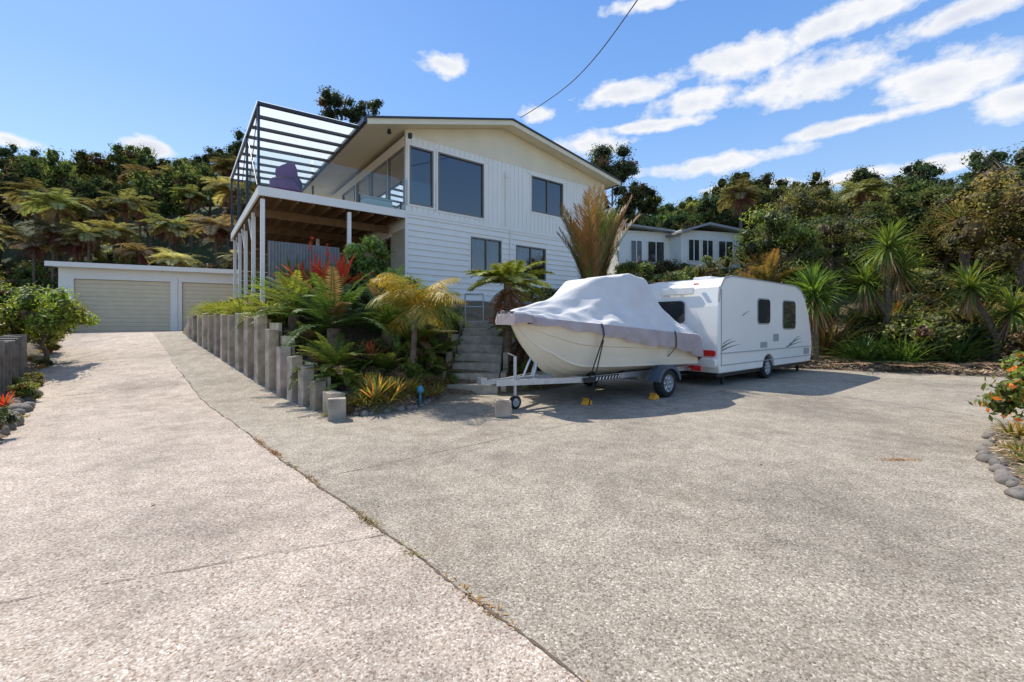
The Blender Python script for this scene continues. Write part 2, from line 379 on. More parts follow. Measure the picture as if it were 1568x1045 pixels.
def cabbage(heads,L=.75,cols=[(.1,.16,.03),(.07,.12,.03)],w=.03,n=150):
    mb=MB(); mb.cone((0,0,-.3),(heads[0][0]*.3,heads[0][1]*.3,heads[0][2]*.5),.13,.1,(.2,.16,.11),1,8,False)
    for hx,hy,hz in heads:
        mb.cone((heads[0][0]*.3,heads[0][1]*.3,heads[0][2]*.48),(hx,hy,hz),.1,.07,(.2,.16,.11),1,8,False)
        for i in range(n):
            a=U(0,6.3); e=R_(U(-50,88)); strap(mb,(hx,hy,hz),a,e,L*U(.7,1.1),R_(U(5,70)),w,cols[rng.integers(len(cols))])
        for i in range(36):
            strap(mb,(hx,hy,hz-.1),U(0,6.3),R_(U(-85,-45)),L*.95,R_(10),w*.8,(.32,.22,.12))
    return mb
def put(name,me,x,y,sc=1,rz=None,dz=0,parent=None):
    return obj(name,me,parent,(x,y,Tz(x,y)+dz),U(0,6.3) if rz is None else rz,sc)
LM=[M_leaf,M_bark]; LF=[M_leafF,M_bark]
G1=[(.06,.085,.024),(.08,.11,.028),(.11,.145,.035)]; G2=[(.035,.055,.024),(.05,.075,.028)]; G3=[(.15,.16,.04),(.2,.19,.05),(.11,.12,.035)]
G4=[(.12,.17,.026),(.18,.23,.035),(.08,.12,.024)]; G5=[(.19,.12,.05),(.12,.11,.04)]
FV=[]
for i,(cs,R,h) in enumerate([(G1,(2.3,2.3,2.1),4.2),(G2,(2.0,2.0,2.6),4.8),(G3,(2.5,2.4,1.8),3.6),(G1+G2,(2.8,2.6,2.4),4.6),(G4,(2.2,2.2,1.7),3.4),(G2,(1.5,1.6,3.0),5.2),(G5,(2,2,1.6),3.2)]):
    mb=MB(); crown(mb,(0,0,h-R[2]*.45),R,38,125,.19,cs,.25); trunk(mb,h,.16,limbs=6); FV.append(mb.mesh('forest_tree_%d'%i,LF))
FT=[treefern(hh,1.65,24,cc,.34,26,(8,55),(55,95),ln).mesh('forest_fern_%d'%i,LF) for i,(hh,cc,ln) in enumerate([(3.9,(.26,.25,.1),.3),(3.0,(.29,.27,.12),-.4),(4.6,(.18,.2,.07),.1)])]
forest=empty('hillside_forest')
cnt=0
yy=25.0
while yy<80:
    st=3.0+.055*(yy-24); xx=-yy*1.35
    while xx<yy*1.45:
        x=xx+U(-1.2,1.2); y=yy+U(-1.2,1.2)
        if not(-14<x<15.5 and y<32):
            left=x<-6
            r=rng.random()
            if left and y<31: me=FT[rng.integers(3)] if r<.75 else FV[[4,0,1][rng.integers(3)]]; sc=U(.8,1.15) if r<.75 else U(.5,.75)
            elif left and y<40 and r<.3: me=FT[rng.integers(3)]; sc=U(.9,1.3)
            elif (not left) and r<.12 and y<33: me=FT[2]; sc=U(.8,1.1)
            else:
                w=[.22,.28,.08,.2,.07,.13,.02] if left else [.22,.16,.17,.22,.1,.07,.06]
                me=FV[rng.choice(7,p=w)]; sc=U(.7,1.2)*(1+.006*(y-25))
                if not left: sc*=.85
            put('forest_member_%d'%cnt,me,x,y,(sc,sc,sc*U(.85,1.15)),parent=forest); cnt+=1
        xx+=st
    yy+=st*.85
for i in range(34):
    put('forest_fern_l%d'%i,FT[rng.integers(3)],U(-42,-13.5),U(24.2,30),U(.65,1.0),parent=forest)
print('forest',cnt)
shr=[]
for cs in (G1,G4,G3,G5):
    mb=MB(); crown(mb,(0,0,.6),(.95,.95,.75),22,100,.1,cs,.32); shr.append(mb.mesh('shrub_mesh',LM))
und=empty('bank_shrubbery')
for i in range(110):
    x=U(-42,-11);y=U(23.6,28)
    put('shrub_%d'%i,shr[rng.choice(4,p=[.4,.25,.15,.2])],x,y,U(.7,1.3),parent=und)
for i in range(190):
    x=U(7,36); y0=np.interp(x,[5,8,9.5,14,22,30],[15,15.2,14.3,11.7,9,7]); y=y0+U(1.3,15)
    put('shrub_r%d'%i,shr[rng.choice(4,p=[.42,.22,.2,.16])],x,y,U(.6,1.5)*(1+.02*(y-y0)),parent=und)
for i in range(16):
    put('shrub_c%d'%i,shr[rng.integers(3)],U(1.0,7),U(14.5,19),U(.7,1.1),parent=und)
for i in range(14):
    put('undertree_%d'%i,FV[rng.choice([0,2,3,4])],U(17,34),U(19,27),U(.7,1.0),parent=und)
def tree(name,x,y,h,R,cs,ncl=50,nl=240,leaf=.12,tr=.14,mat=LM,rr=.24):
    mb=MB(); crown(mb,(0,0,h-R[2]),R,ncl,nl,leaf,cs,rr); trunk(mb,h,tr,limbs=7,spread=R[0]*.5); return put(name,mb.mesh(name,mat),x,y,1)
tree('broadleaf_tree',11.0,18.0,6.2,(2.0,2.0,2.4),G4+G1)
tree('broadleaf_tree',14.6,19.5,5.2,(2.2,2.0,2.1),G1+G3)
tree('broadleaf_tree',5.6,20,3.2,(1.5,1.3,1.2),G4+G1,26,200)
tree('broadleaf_tree',7.7,20.5,3.2,(1.5,1.3,1.2),G1,26,200)
tree('broadleaf_tree',9.2,20.2,4.0,(1.3,1.3,1.5),G3+G1,26,200)
tree('pohutukawa_tree',17.6,14.6,7.0,(2.4,2.3,3.1),[(.08,.1,.025),(.13,.13,.03),(.17,.14,.04)],60,300,.12)
tree('pohutukawa_tree',20.5,17.5,7.2,(2.6,2.4,2.8),G1+G5)
tree('broadleaf_tree',15.5,23,6.2,(2.4,2.2,2.2),G3)
tree('broadleaf_tree',4.4,27,6.2,(2.0,2.0,2.3),G2)
tree('tall_pine_tree',-13.2,33,12.6,(2.2,2.2,2.1),G2,20,220,.2,.25)
tree('tall_pine_tree',-11.2,34,11.8,(1.7,1.8,1.7),G2,14,220,.2,.22)
tree('dark_tree',7.6,33,9.0,(2.8,2.6,3.0),G2,40,240,.2)
put('cabbage_tree',cabbage([(0,0,2.2),(.0,.1,2.45)],1.15,[(.13,.22,.035),(.08,.15,.03)],.032).mesh('cabbage',LM),10.4,14.8,1)
put('cabbage_tree',cabbage([(-.5,0,3.2),(.6,.1,2.7),(.1,.5,3.9)],1.15,[(.16,.23,.04),(.09,.15,.03)]).mesh('cabbage2',LM),13.4,15.6,1)
put('cabbage_tree',cabbage([(-.4,0,1.7),(.5,.1,2.5)],1.0,[(.18,.24,.04),(.1,.15,.03)]).mesh('cabbage3',LM),15.2,13.6,1)
put('cabbage_tree',cabbage([(-.3,0,4.0),(.5,.1,4.7)],1.2,[(.15,.17,.05),(.19,.13,.05)]).mesh('cabbage4',LM),19.0,18,1)
flx=strapplant(60,1.3,.035,[(.06,.11,.02),(.09,.16,.03)],0,(25,88),(20,80),.12,3,.3).mesh('flax',LM)
flx2=strapplant(50,1.5,.035,[(.15,.16,.04),(.22,.13,.05)],0,(35,88),(20,60),.12,3,.3).mesh('flax2',LM)
for x,y,s in [(11.8,14.4,.9),(12.7,13.9,1.0),(9.8,15.6,1),(15.8,13,1.0),(14.2,14.0,.9),(17,12.6,.9)]: put('flax_bush',flx,x,y,s)
for x,y,s in [(12.2,16.5,1.2),(16.2,15.5,1.4),(14.4,17,1.4)]: put('flax_bush',flx2,x,y,s)
# ------------------------------------------------------------ named garden plants
mb=MB(); mb.cone((0,0,-.4),(0,0,.9),.16,.14,(.14,.11,.07),1,10)
for i in range(38):
    g=rng.random(); c=(.09,.13,.025) if g<.6 else ((.16,.085,.035) if g<.85 else (.16,.17,.04))
    frond(mb,(U(-.08,.08),U(-.08,.08),.8),U(0,6.3),R_(U(72,90)),U(2.5,3.5),R_(U(5,34)),.6,50,c,.028,.25,.0,fwd=1.4,steps=14,tipcol=(.17,.1,.04) if g>.45 else None)
put('nikau_palm',mb.mesh('nikau_palm',LM),2.3,12.3,1,0,dz=.85)
put('nikau_palm',cycad(24,2.0,(.15,.14,.04),.45,.8,.024,(45,88),(20,60),40,.1,(.27,.16,.05),1.0).mesh('nikau2',LM),10.4,17.6,1,dz=1.5)
put('tree_fern',treefern(1.55,1.15,24,(.19,.23,.04),.3,40).mesh('tf',LM),-.1,9.95,1,dz=.45)
put('tree_fern',treefern(.9,1.0,16,(.12,.17,.035),.3).mesh('tf2',LM),.35,10.3,1)
put('tree_fern',treefern(1.6,1.5,18,(.12,.16,.035),.34).mesh('tf3',LM),3.9,15.6,1)
put('tree_fern',treefern(1.7,1.5,18,(.14,.18,.035),.34).mesh('tf4',LM),6.6,16.8,1)
mb=MB()
for i in range(8): mb.cone((.01*i,0,i*.17-.3*(i==0)),(.01*(i+1),0,(i+1)*.17),.062-.002*i,.055-.002*i,(.26,.22,.16),1,9,False)
for i in range(28):
    y=rng.random()<.5
    frond(mb,(.08,0,1.36),i*2.4,R_(U(5,88)),U(.75,1.15),R_(U(70,130)),.42,34,(.36,.27,.04) if y else (.13,.2,.04),.01,.1,.5,tipcol=(.38,.29,.05) if y else (.2,.22,.04))
put('queen_palm',mb.mesh('queen_palm',LM),-1.95,8.35,1.05,0,dz=0)
cy=cycad(38,1.45,(.075,.14,.028),.2,.3,nl=40,lw=.013).mesh('cy',LM); cy2=cycad(30,1.2,(.16,.21,.035),.2,.2).mesh('cy2',LM)
for x,y,s,d_ in [(-3.7,8.95,1.1,.25),(-2.7,9.3,.95,.3),(-2.9,10.2,1.0,.3),(-4.3,10.0,.8,.1)]: put('cycad_plant',cy,x,y,s,None,d_)
put('cycad_plant',cy2,-4.9,9.7,1.0,2,.1); put('cycad_plant',cy2,-3.3,8.05,.75,1,.05); put('cycad_plant',cy2,-2.2,9.7,.9,1,.2)
fern=cycad(26,.8,(.14,.19,.035),.16,.05,.018,(10,70),(40,90),28,.3).mesh('fern',LM)
for x,y,s in [(-2.9,7.8,.9),(-2.5,8.5,1),(-3.6,8.3,1),(-2.1,9.2,1.1),(-5.6,10.3,1),(-1.6,9.5,.8),(-4.3,9.2,.9),(-6.3,11.0,1),(-3.3,7.95,.8),(-1.75,10.2,1),(-2.3,10.8,1.1),(.3,9.9,.8),(.9,10.5,.9)]: put('ground_fern',fern,x,y,s)
for x,y,s in [(-2.2,8.9,.45),(-1.75,9.2,.4),(-2.9,8.8,.5),(-1.8,10.9,.8),(-2.6,11.6,.9),(-3.4,10.7,.8),(-2.0,8.3,.35)]: put('garden_shrub',shr[rng.choice([0,1])],x,y,s)
for x,y,s in [(-2.1,8.0,.24),(-1.7,8.4,.25),(-2.6,8.1,.25),(-1.55,8.9,.25),(-2.3,7.7,.2)]: put('garden_shrub',shr[3],x,y,s)
aga=strapplant(44,.75,.02,[(.32,.31,.06),(.21,.25,.04),(.13,.19,.035)],0,(30,85),(50,120),.05,3,.22).mesh('aga',LM)
for t in np.arange(4.0,11.3,.55):
    p_=W0+wd*t+wn*U(.45,.7); put('agapanthus_clump',aga,p_[0],p_[1],U(.8,1.15))
for t in np.arange(3.6,10.8,.6):
    p_=W0+wd*t+wn*U(1.1,1.8); put('garden_shrub',shr[[0,1,2,3][rng.integers(4)]],p_[0],p_[1],U(.45,.8))
yuc=strapplant(80,.85,.03,[(.08,.16,.03),(.12,.21,.035)],.2,(5,88),(0,30),.05).mesh('yuc',LM)
for x,y,s in [(-5.7,11.2,1.2),(-5.1,12.0,1.0),(-6.9,12.2,1.1)]: put('yucca_plant',yuc,x,y,s,dz=.3)
brom=strapplant(44,.75,.034,[(.55,.06,.03),(.42,.12,.04),(.3,.08,.05),(.16,.17,.05)],.1,(30,88),(5,40),.05).mesh('brom',LM)
for x,y,s,d_ in [(-4.75,10.5,1.25,.55),(-4.2,10.6,1.15,.65),(-5.35,10.9,1.1,.5),(-.2,10.9,.9,.45),(1.0,10.9,1.0,.45),(-2.75,8.45,.55,.2)]: put('bromeliad_plant',brom,x,y,s,dz=d_)
mb=MB()
for k in range(3):
    x0=U(-.25,.25); mb.cone((x0,0,0),(x0*1.2,0,1.5+.2*k),.012,.008,(.12,.12,.04),0,6)
    for i in range(30): leaves(mb,np.array([[x0*1.2+U(-.04,.04),U(-.04,.04),1.35+.2*k+U(-.15,.25)]]),unit(1),.08,(.6,.05,.03))
put('red_flower_spike',mb.mesh('spike',LM),-4.75,10.7,1,0,.1)
mb=MB(); crown(mb,(0,0,1.0),(.62,.62,.95),26,170,.09,[(.1,.17,.03),(.15,.22,.04)],.3); mb.cone((0,0,-.2),(0,0,1),.05,.03,(.1,.08,.05),1,6)
me=mb.mesh('tall_shrub',LM); put('tall_shrub',me,-3.85,11.3,1.15); put('tall_shrub',me,-2.1,10.9,.6); put('tall_shrub',me,-3.1,11.2,.8)
alo=strapplant(26,.42,.02,[(.5,.24,.06),(.38,.28,.07),(.17,.22,.05),(.13,.18,.05)],.03,(35,88),(0,25),.04,4,.16).mesh('aloe',LM)
for x,y,s in [(-2.35,7.35,1.0),(-2.55,7.6,.9),(-2.1,7.55,.8)]: put('aloe_plant',alo,x,y,s)
sml=strapplant(22,.3,.014,[(.14,.19,.03),(.26,.24,.06),(.34,.22,.08)],0,(20,80),(20,90),.03,3,.15).mesh('sm',LM)
mb=MB(); crown(mb,(0,0,.55),(.5,.5,.5),22,110,.085,G4,.34,flower=(.9,.25,.04)); of=mb.mesh('orange_flower',LM)
for x,y,s in [(6.05,4.8,1.05),(6.9,5.35,1.2),(7.8,5.9,1.3)]: put('orange_flower_shrub',of,x,y,s)
for x,y,s in [(5.0,3.9,.8),(5.6,4.6,.8),(5.3,4.3,.7),(6.3,5.3,.9)]: put('low_edging_plant',sml,x,y,s)
for i in range(50):
    t=rng.random(); a=np.array(FL[1])+(np.array(FL[2])-FL[1])*t if rng.random()<.5 else np.array(FL[2])+(np.array(FL[3])-FL[2])*t
    put('low_edging_plant',sml,a[0]+U(-.7,-.05),a[1]+U(.05,.35),U(.5,1.1))
mb=MB(); crown(mb,(0,0,.95),(1.15,1.0,.95),38,230,.08,[(.22,.29,.035),(.16,.23,.03),(.28,.33,.04)],.3); trunk(mb,1.4,.06,limbs=5,spread=.4)
hb=mb.mesh('hedge_bush',LM); put('hedge_bush',hb,-11.9,11.0,1.05,0,.15)
for x,y,s in [(-12.9,10.4,1.0),(-13.4,11.8,1),(-11.9,9.4,.8)]: put('hedge_bush',shr[[1,2,0][rng.integers(3)]],x,y,s)
for i in range(44):
    t=rng.random(); a=np.array(LP[2])*(1-t)+np.array(LP[4])*t; put('border_plant',[sml,brom,shr[1],shr[0],of,fern,alo][rng.integers(7)],a[0]-U(.2,.5),a[1]+U(0,.35),U(.2,.42))
for i in range(16):
    t=rng.random(); a=np.array((-17.0,16.5))*(1-t)+np.array((-24,19))*t; put('border_shrub',shr[rng.integers(4)],a[0]-1,a[1]-U(0,2),U(.6,1.2))
mb=MB()
def litter(cx,cy,rx,ry,n,L=.12,cols=((.5,.36,.22),(.36,.25,.15),(.58,.45,.3))):
    x=cx+rng.uniform(-1,1,n)*rx;y=cy+rng.uniform(-1,1,n)*ry
    ok=T(x,y)>G(x,y); x=x[ok];y=y[ok]; k=len(x)
    nm=unit(k)*.5+np.array((0,0,1)); nm/=np.linalg.norm(nm,axis=1)[:,None]
    leaves(mb,np.column_stack([x,y,T(x,y)+.02+rng.random(k)*.05]),nm,L,np.array(cols)[rng.integers(len(cols),size=k)],.18)
litter(13,13.5,7,3.4,26000,.22); litter(-2.3,8.2,1.2,1.3,3500,.1); litter(8,5,4,2,9000,.1); litter(-9,8,4,4,4000,.1); litter(1.5,11,2.5,2,2500,.12)
for k in range(60):
    x=U(9.0,18); y=float(np.interp(x,[9,9.5,14,22],[14.6,14.3,11.7,9]))+U(.1,1.3); frond(mb,(x,y,Tz(x,y)+.1),U(0,6.3),.2,U(.8,1.7),.3,.3,24,(.55,.36,.2),.012,.15,.1)
obj('dry_leaf_litter',mb.mesh('dry_leaf_litter',[M_dry]))
mb=MB(); k=1500; x=rng.uniform(-9,12,k); y=rng.uniform(2.2,14,k); ok=inpoly(x,y,CP)&~inpoly(x,y,IS); x=x[ok];y=y[ok]; dd=np.minimum(dist(x,y,FL),dist(x,y,LP)); ok=(rng.random(len(x))<np.exp(-dd*1.6)+.035); x=x[ok];y=y[ok]
leaves(mb,np.column_stack([x,y,G(x,y)+.012]),np.tile((0,0,1.),(len(x),1))+rng.normal(0,.15,(len(x),3)),.05,np.array([(.3,.2,.1),(.4,.25,.12),(.2,.13,.08)])[rng.integers(3,size=len(x))],.4)
obj('fallen_leaves',mb.mesh('fallen_leaves',[M_dry]))
mb=MB()
for (t0,n,cc) in [(1.2,40,(.45,.25,.07)),(2.2,60,(.45,.25,.07)),(2.9,30,(.3,.25,.06)),(3.55,90,(.35,.25,.06)),(4.7,60,(.4,.22,.06)),(5.9,130,(.5,.24,.07)),(6.5,120,(.5,.26,.08)),(.5,30,(.3,.25,.06)),(5.3,30,(.3,.25,.05))]:
    for i in range(n):
        t=t0+rng.normal(0,.13); x=1.35-.694*t+rng.normal(0,.018); y=.73+.72*t+rng.normal(0,.018)
        strap(mb,(x,y,float(G(x,y))),U(0,6.3),R_(U(10,60)),U(.015,.045),R_(40),.004,cc)
for i in range(120):
    x=4.25+rng.normal(0,.14);y=4.72+rng.normal(0,.02); strap(mb,(x,y,.0),U(0,6.3),R_(U(10,50)),U(.02,.05),R_(40),.003,(.5,.25,.08))
obj('joint_weeds',mb.mesh('joint_weeds',[M_dry]))
def rock(mb,x,y,z,r):
    th=np.linspace(0,math.pi,7)[:,None]; ph=np.linspace(0,2*math.pi,11)[None,:]
    P=np.stack([np.sin(th)*np.cos(ph)*U(.8,1.4),np.sin(th)*np.sin(ph)*U(.8,1.3),(np.cos(th)+0*ph)*.75],-1)
    j=1+.12*np.sin(3*ph+U(0,6))*np.sin(th*2+U(0,3)); mb.grid(np.array((x,y,z))+P*r*j[...,None])
def rocks(name,pts,r):
    mb=MB()
    for x,y in pts: rock(mb,x,y,float(G(x,y))+r*.3,r*U(.55,1.25))
    obj(name,mb.mesh(name,[M_rock],True))
def along(a,b,n,j=.05): return [(a[0]+(b[0]-a[0])*i/n+U(-j,j),a[1]+(b[1]-a[1])*i/n+U(-j,j)) for i in range(n)]
rocks('rock_border',along((4.05,3.25),(4.65,4.0),7)+along((4.65,4.0),(5.35,4.85),8)+along((5.35,4.85),(6.5,5.8),9)+along((6.5,5.8),(8,6.6),10),.075)
rocks('rock_border',along((-6.45,5.1),(-8.4,7.4),12,.1)+along((-8.3,7.3),(-10.5,9.4),14,.12)+along((-6.8,5.3),(-8.6,7.1),10,.1),.14)
rocks('rock_border',along((-2.5,7.0),(-1.7,7.5),9,.06)+along((-1.7,7.5),(-1.4,8.9),8,.06),.07)
# ------------------------------------------------------------ retaining wall
wall=empty('timber_retaining_wall'); mb=MB(); mb2=MB()
WT=lambda t: float(np.interp(t,[0,.55,1.1,1.7,2.3,3.0,3.8,5,8,12],[.32,.42,.62,.8,.98,1.4,1.6,1.72,1.72,1.72]))
ang=math.atan2(wd[1],wd[0])
def obox(mb,c,z0,z1,a,b,ang,col=(.9,.9,.9)):
    ca,sa=math.cos(ang),math.sin(ang); V=[(c[0]+sx*a*ca-sy*b*sa,c[1]+sx*a*sa+sy*b*ca,z+(U(-.015,.015) if z==z1 else 0)) for z in (z0,z1) for sy in (-1,1) for sx in (-1,1)]
    mb.add(V,[(0,2,3,1),(4,5,7,6),(0,1,5,4),(2,6,7,3),(0,4,6,2),(1,3,7,5)],col)
t=.1; ts=[]
while t<11.7: ts.append(t); t+=.56 if t<2 else .74
for t in ts:
    q=U(.6,1.15); p_=W0+wd*(t+U(-.03,.03))-wn*.02; obox(mb,p_,float(G(*p_))-.1,WT(t)+U(-.06,.08),.115+U(-.02,.02),.1,ang+U(-.07,.07),(q,q*U(.93,1),q*U(.85,.98)))
for a_,b_ in zip(ts[:-1],ts[1:]):
    t=(a_+b_)/2; p_=W0+wd*t+wn*.16; z=float(G(*p_))-.05
    while z<WT(t)-.12:
        q=U(.6,1.1); obox(mb2,p_+wn*U(-.01,.01),z,z+.185,(b_-a_)/2-.005,.03,ang+U(-.015,.015),(q,q*.96,q*.9)); z+=.2
p_=W0+np.array((.12,-.28)); obox(mb,p_,-.05,.33,.13,.11,.4)
part(mb,'posts',M_wood,wall,bevel=.012); part(mb2,'planks',M_plank,wall)
st=empty('garden_steps',(-.85,9.1,0),-.06); mb=MB()
for i in range(8):
    mb.box(-.55+U(-.01,.01),.55,i*.32,i*.32+.44,i*.195-.02 if i else -.1,(i+1)*.195)
part(mb,'treads',M_block,st,bevel=.02)
mb=MB()
for sx in (-.72,.6):
    for i in range(4): mb.box(sx,sx+.12,i*.64+.1,i*.64+.72,-.1,(i+1)*.39+.05,(.9,.9,.9))
part(mb,'side_walls',M_wood,st,bevel=.02)
mb=MB()
for x in (-.6,-.1): mb.cone((x,2.7,1.5),(x,2.7,2.3),.02,.02)
mb.cone((-.6,2.7,2.3),(-.1,2.7,2.3),.02,.02); mb.cone((-.6,2.7,1.95),(-.1,2.7,1.95),.015,.015)
part(mb,'handrail',M_galv,st)
# ------------------------------------------------------------ house
HA=math.atan2(.61,.792)
H=empty('white_house',(-3.39,13.8,0),HA)
HL,HD=9.4,9.0; RX0,RZ0,RXP,RZP,RX1,RZ1=-1.45,7.475,3.84,8.93,10.0,7.92
def roofz(x): return np.interp(x,[RX0,RXP,RX1],[RZ0,RZP,RZ1])
FW=[(.1,.95,5.33,7.22),(1.12,2.97,5.28,7.25),(5.22,6.95,5.9,7.32),(2.41,3.76,3.3,4.57),(4.44,5.98,3.2,4.5)]
SW=[(.12,1.5,5.35,7.2),(1.62,3.2,5.15,7.2),(3.3,4.9,5.15,7.2),(5.1,6.8,5.15,7.2),(1.2,3.0,2.4,4.45)]
def wallholes(mb,holes,a0,a1,z0,z1,t,axis):
    A=sorted({a0,a1,*[h[0] for h in holes],*[h[1] for h in holes]}); B=sorted({z0,z1,*[h[2] for h in holes],*[h[3] for h in holes]})
    for i in range(len(A)-1):
        for j in range(len(B)-1):
            ca=(A[i]+A[i+1])/2;cb=(B[j]+B[j+1])/2
            if any(h[0]<ca<h[1] and h[2]<cb<h[3] for h in holes): continue
            if axis=='f': mb.box(A[i],A[i+1],0,t,B[j],B[j+1])
            else: mb.box(0,t,A[i],A[i+1],B[j],B[j+1])
mb=MB(); wallholes(mb,FW,0,HL,1.8,7.5,.14,'f')
mb.prism([(0,7.5),(HL,7.5),(HL,roofz(HL)-.16),(RXP,roofz(RXP)-.16),(0,roofz(0)-.16)],0,.14)
part(mb,'front_wall',M_white,H)
mb=MB(); wallholes(mb,SW,.14,HD,1.8,7.55,.14,'s'); mb.box(HL-.14,HL,.14,HD,1.8,7.7); mb.box(.14,HL-.14,HD-.14,HD,1.8,7.9)
part(mb,'side_walls',M_white,H)
mb=MB(); mb.box(-.02,-.001,.1,1.12,1.9,4.55); mb.box(-.02,-.001,3.08,HD-.1,1.9,4.55); part(mb,'under_deck_cladding',M_tan,H)
def cut(a0,a1,ivs):
    out=[(a0,a1)]
    for b0,b1 in ivs:
        o2=[]
        for c0,c1 in out:
            if b1<=c0 or b0>=c1: o2.append((c0,c1)); continue
            if b0>c0: o2.append((c0,b0))
            if b1<c1: o2.append((b1,c1))
        out=o2
    return out
mb=MB(); z=1.9
while z<4.98:
    for a,b_ in cut(-.03,HL+.03,[(h[0]-.06,h[1]+.06) for h in FW if h[2]-.06<z+.2 and h[3]+.06>z]):
        mb.prism([(-.045,z),(-.012,z+.2),(-.001,z+.2),(-.001,z)],a,b_,axis='x')
    z+=.2
part(mb,'weatherboards',M_white,H)
mb=MB(); x=-.02
while x<HL:
    for a,b_ in cut(5.12,float(min(roofz(x),roofz(x+.2)))-.17,[(h[2]-.06,h[3]+.06) for h in FW if h[0]-.06<x+.19 and h[1]+.06>x and h[2]>5]):
        mb.box(x,x+.188,-.022,-.001,a,b_)
    x+=.2
part(mb,'vertical_cladding',M_white,H)
mb=MB(); mb.box(-.04,HL+.04,-.05,-.001,4.99,5.11); mb.box(-.05,.05,-.05,-.0455,1.9,4.985)
part(mb,'belt_trim',M_white,H)
mb=MB(); mb.prism([(0.0,7.52),(HL,7.52),(HL,roofz(HL)-.17),(RXP,roofz(RXP)-.17),(0.0,roofz(0)-.17)],-.03,-.0225)
x=0.0
while x<HL-.1:
    mb.box(x,x+.012,-.036,-.031,7.53,float(min(roofz(x),roofz(x+.05)))-.18); x+=.1
part(mb,'gable_panel',M_cream,H)
mb=MB(); gl=MB(); cu=MB(); bz=MB()
def winF(h,div=1):
    x0,x1,z0,z1=h; w=.05
    for a in (x0,x1-w): mb.box(a,a+w,-.045,.06,z0,z1)
    mb.box(x0+w,x1-w,-.043,.06,z0,z0+w); mb.box(x0+w,x1-w,-.043,.06,z1-w,z1)
    for k in range(1,div):
        xc=x0+(x1-x0)*k/div; mb.box(xc-.02,xc+.02,-.03,.055,z0+w,z1-w)
    gl.add([(x0,.02,z0),(x1,.02,z0),(x1,.02,z1),(x0,.02,z1)],[(0,1,2,3)])
    for (a,b_,c,d) in ((x0-.06,x0,z0-.06,z1+.06),(x1,x1+.06,z0-.06,z1+.06),(x0,x1,z1,z1+.06),(x0-.0,x1+.0,z0-.06,z0)):
        bz.box(a,b_,-.04,-.0005,c,d)
for i,h in enumerate(FW): winF(h,2 if i>=2 else 1)
for h in SW:
    y0,y1,z0,z1=h; w=.05
    for a in (y0,y1-w): mb.box(-.03,.06,a,a+w,z0,z1)
    mb.box(-.028,.06,y0+w,y1-w,z0,z0+w); mb.box(-.028,.06,y0+w,y1-w,z1-w,z1)
    gl.add([(.02,y0,z0),(.02,y1,z0),(.02,y1,z1),(.02,y0,z1)],[(0,1,2,3)])
part(mb,'window_frames',M_frame,H); part(gl,'window_glass',M_glass,H); part(bz,'window_facings',M_white,H)
for (x0,x1,z0,z1) in ((2.45,2.62,3.32,4.5),(3.5,3.72,3.32,4.5),(4.5,4.62,3.25,4.45),(5.25,5.42,5.95,7.25),(.14,.3,5.4,7.15)):
    k=int((x1-x0)/.03)+2; xx=np.linspace(x0,x1,k*3); P=np.stack([np.stack([xx,.2+.02*np.sin(xx*160),0*xx+z],-1) for z in (z0,z1)],0); cu.grid(P)
for k in range(5):
    xa=2.75+k*.18; cu.add([(xa,.12,4.45-.03*math.sin(k*.8)),(xa+.14,.12,4.45-.03*math.sin(k*.8+.5)),(xa+.07,.12,4.2)],[(0,1,2)])
    xa=4.75+k*.2; cu.add([(xa,.12,4.4),(xa+.15,.12,4.4),(xa+.07,.12,4.15)],[(0,1,2)])
part(cu,'curtains',M_curt,H)
mb=MB(); mb.box(4.65,5.2,.22,.25,3.25,4.35); part(mb,'blue_towel',simple('blue_cloth',(.08,.35,.85),.9),H)
mb=MB(); mb.box(.15,HL-.15,.15,HD-.15,5.0,5.08); mb.box(.15,HL-.15,.15,HD-.15,7.55,7.6); mb.box(.15,HL-.15,4.5,4.6,2.3,7.5); mb.box(.2,1.6,2.5,3.4,5.1,5.6); mb.box(.15,HL-.15,.15,4.4,2.2,2.3)
part(mb,'interior',M_int,H)
mb=MB(); y0,y1=-.6,HD+.5
mb.prism([(RX0,RZ0),(RXP,RZP),(RX1,RZ1),(RX1,RZ1-.05),(RXP,RZP-.055),(RX0,RZ0-.05)],y0-.05,y1)
part(mb,'roof_sheet',M_darktrim,H)
mb=MB(); mb.prism([(RX0+.03,RZ0-.052),(RXP,RZP-.057),(RX1-.03,RZ1-.052),(RX1-.03,RZ1-.16),(RXP,RZP-.16),(RX0+.03,RZ0-.16)],y0+.04,y1-.05)
part(mb,'soffit',M_cream,H)
mb=MB(); mb.prism([(RX0,RZ0-.053),(RXP,RZP-.058),(RX1,RZ1-.053),(RX1,RZ1-.22),(RXP,RZP-.22),(RX0,RZ0-.22)],y0,y0+.035)
part(mb,'barge_board',M_cream,H)
mb=MB(); mb.box(RX0-.1,RX0-.005,y0,y1,RZ0-.17,RZ0-.03); mb.box(RX1,RX1+.1,y0,y1,RZ1-.17,RZ1-.03)
part(mb,'gutter',M_darktrim,H)
mb=MB(); mb.cone((3.95,-.07,5.15),(3.95,-.07,7.0),.035,.035); mb.box(3.9,4.0,-.13,-.03,6.95,7.12); mb.cone((4.15,-.07,3.2),(4.15,-.07,5.1),.03,.03); mb.box(7.4,7.6,-.09,-.04,6.2,6.4)
part(mb,'downpipe',M_white,H)
mb=MB(); mb.cone((-.6,-.1,7.5),(-.6,-.1,7.38),.05,.07)
mb.box(-.12,-.02,-.5,-.4,7.25,7.4)
part(mb,'soffit_light',M_black,H)
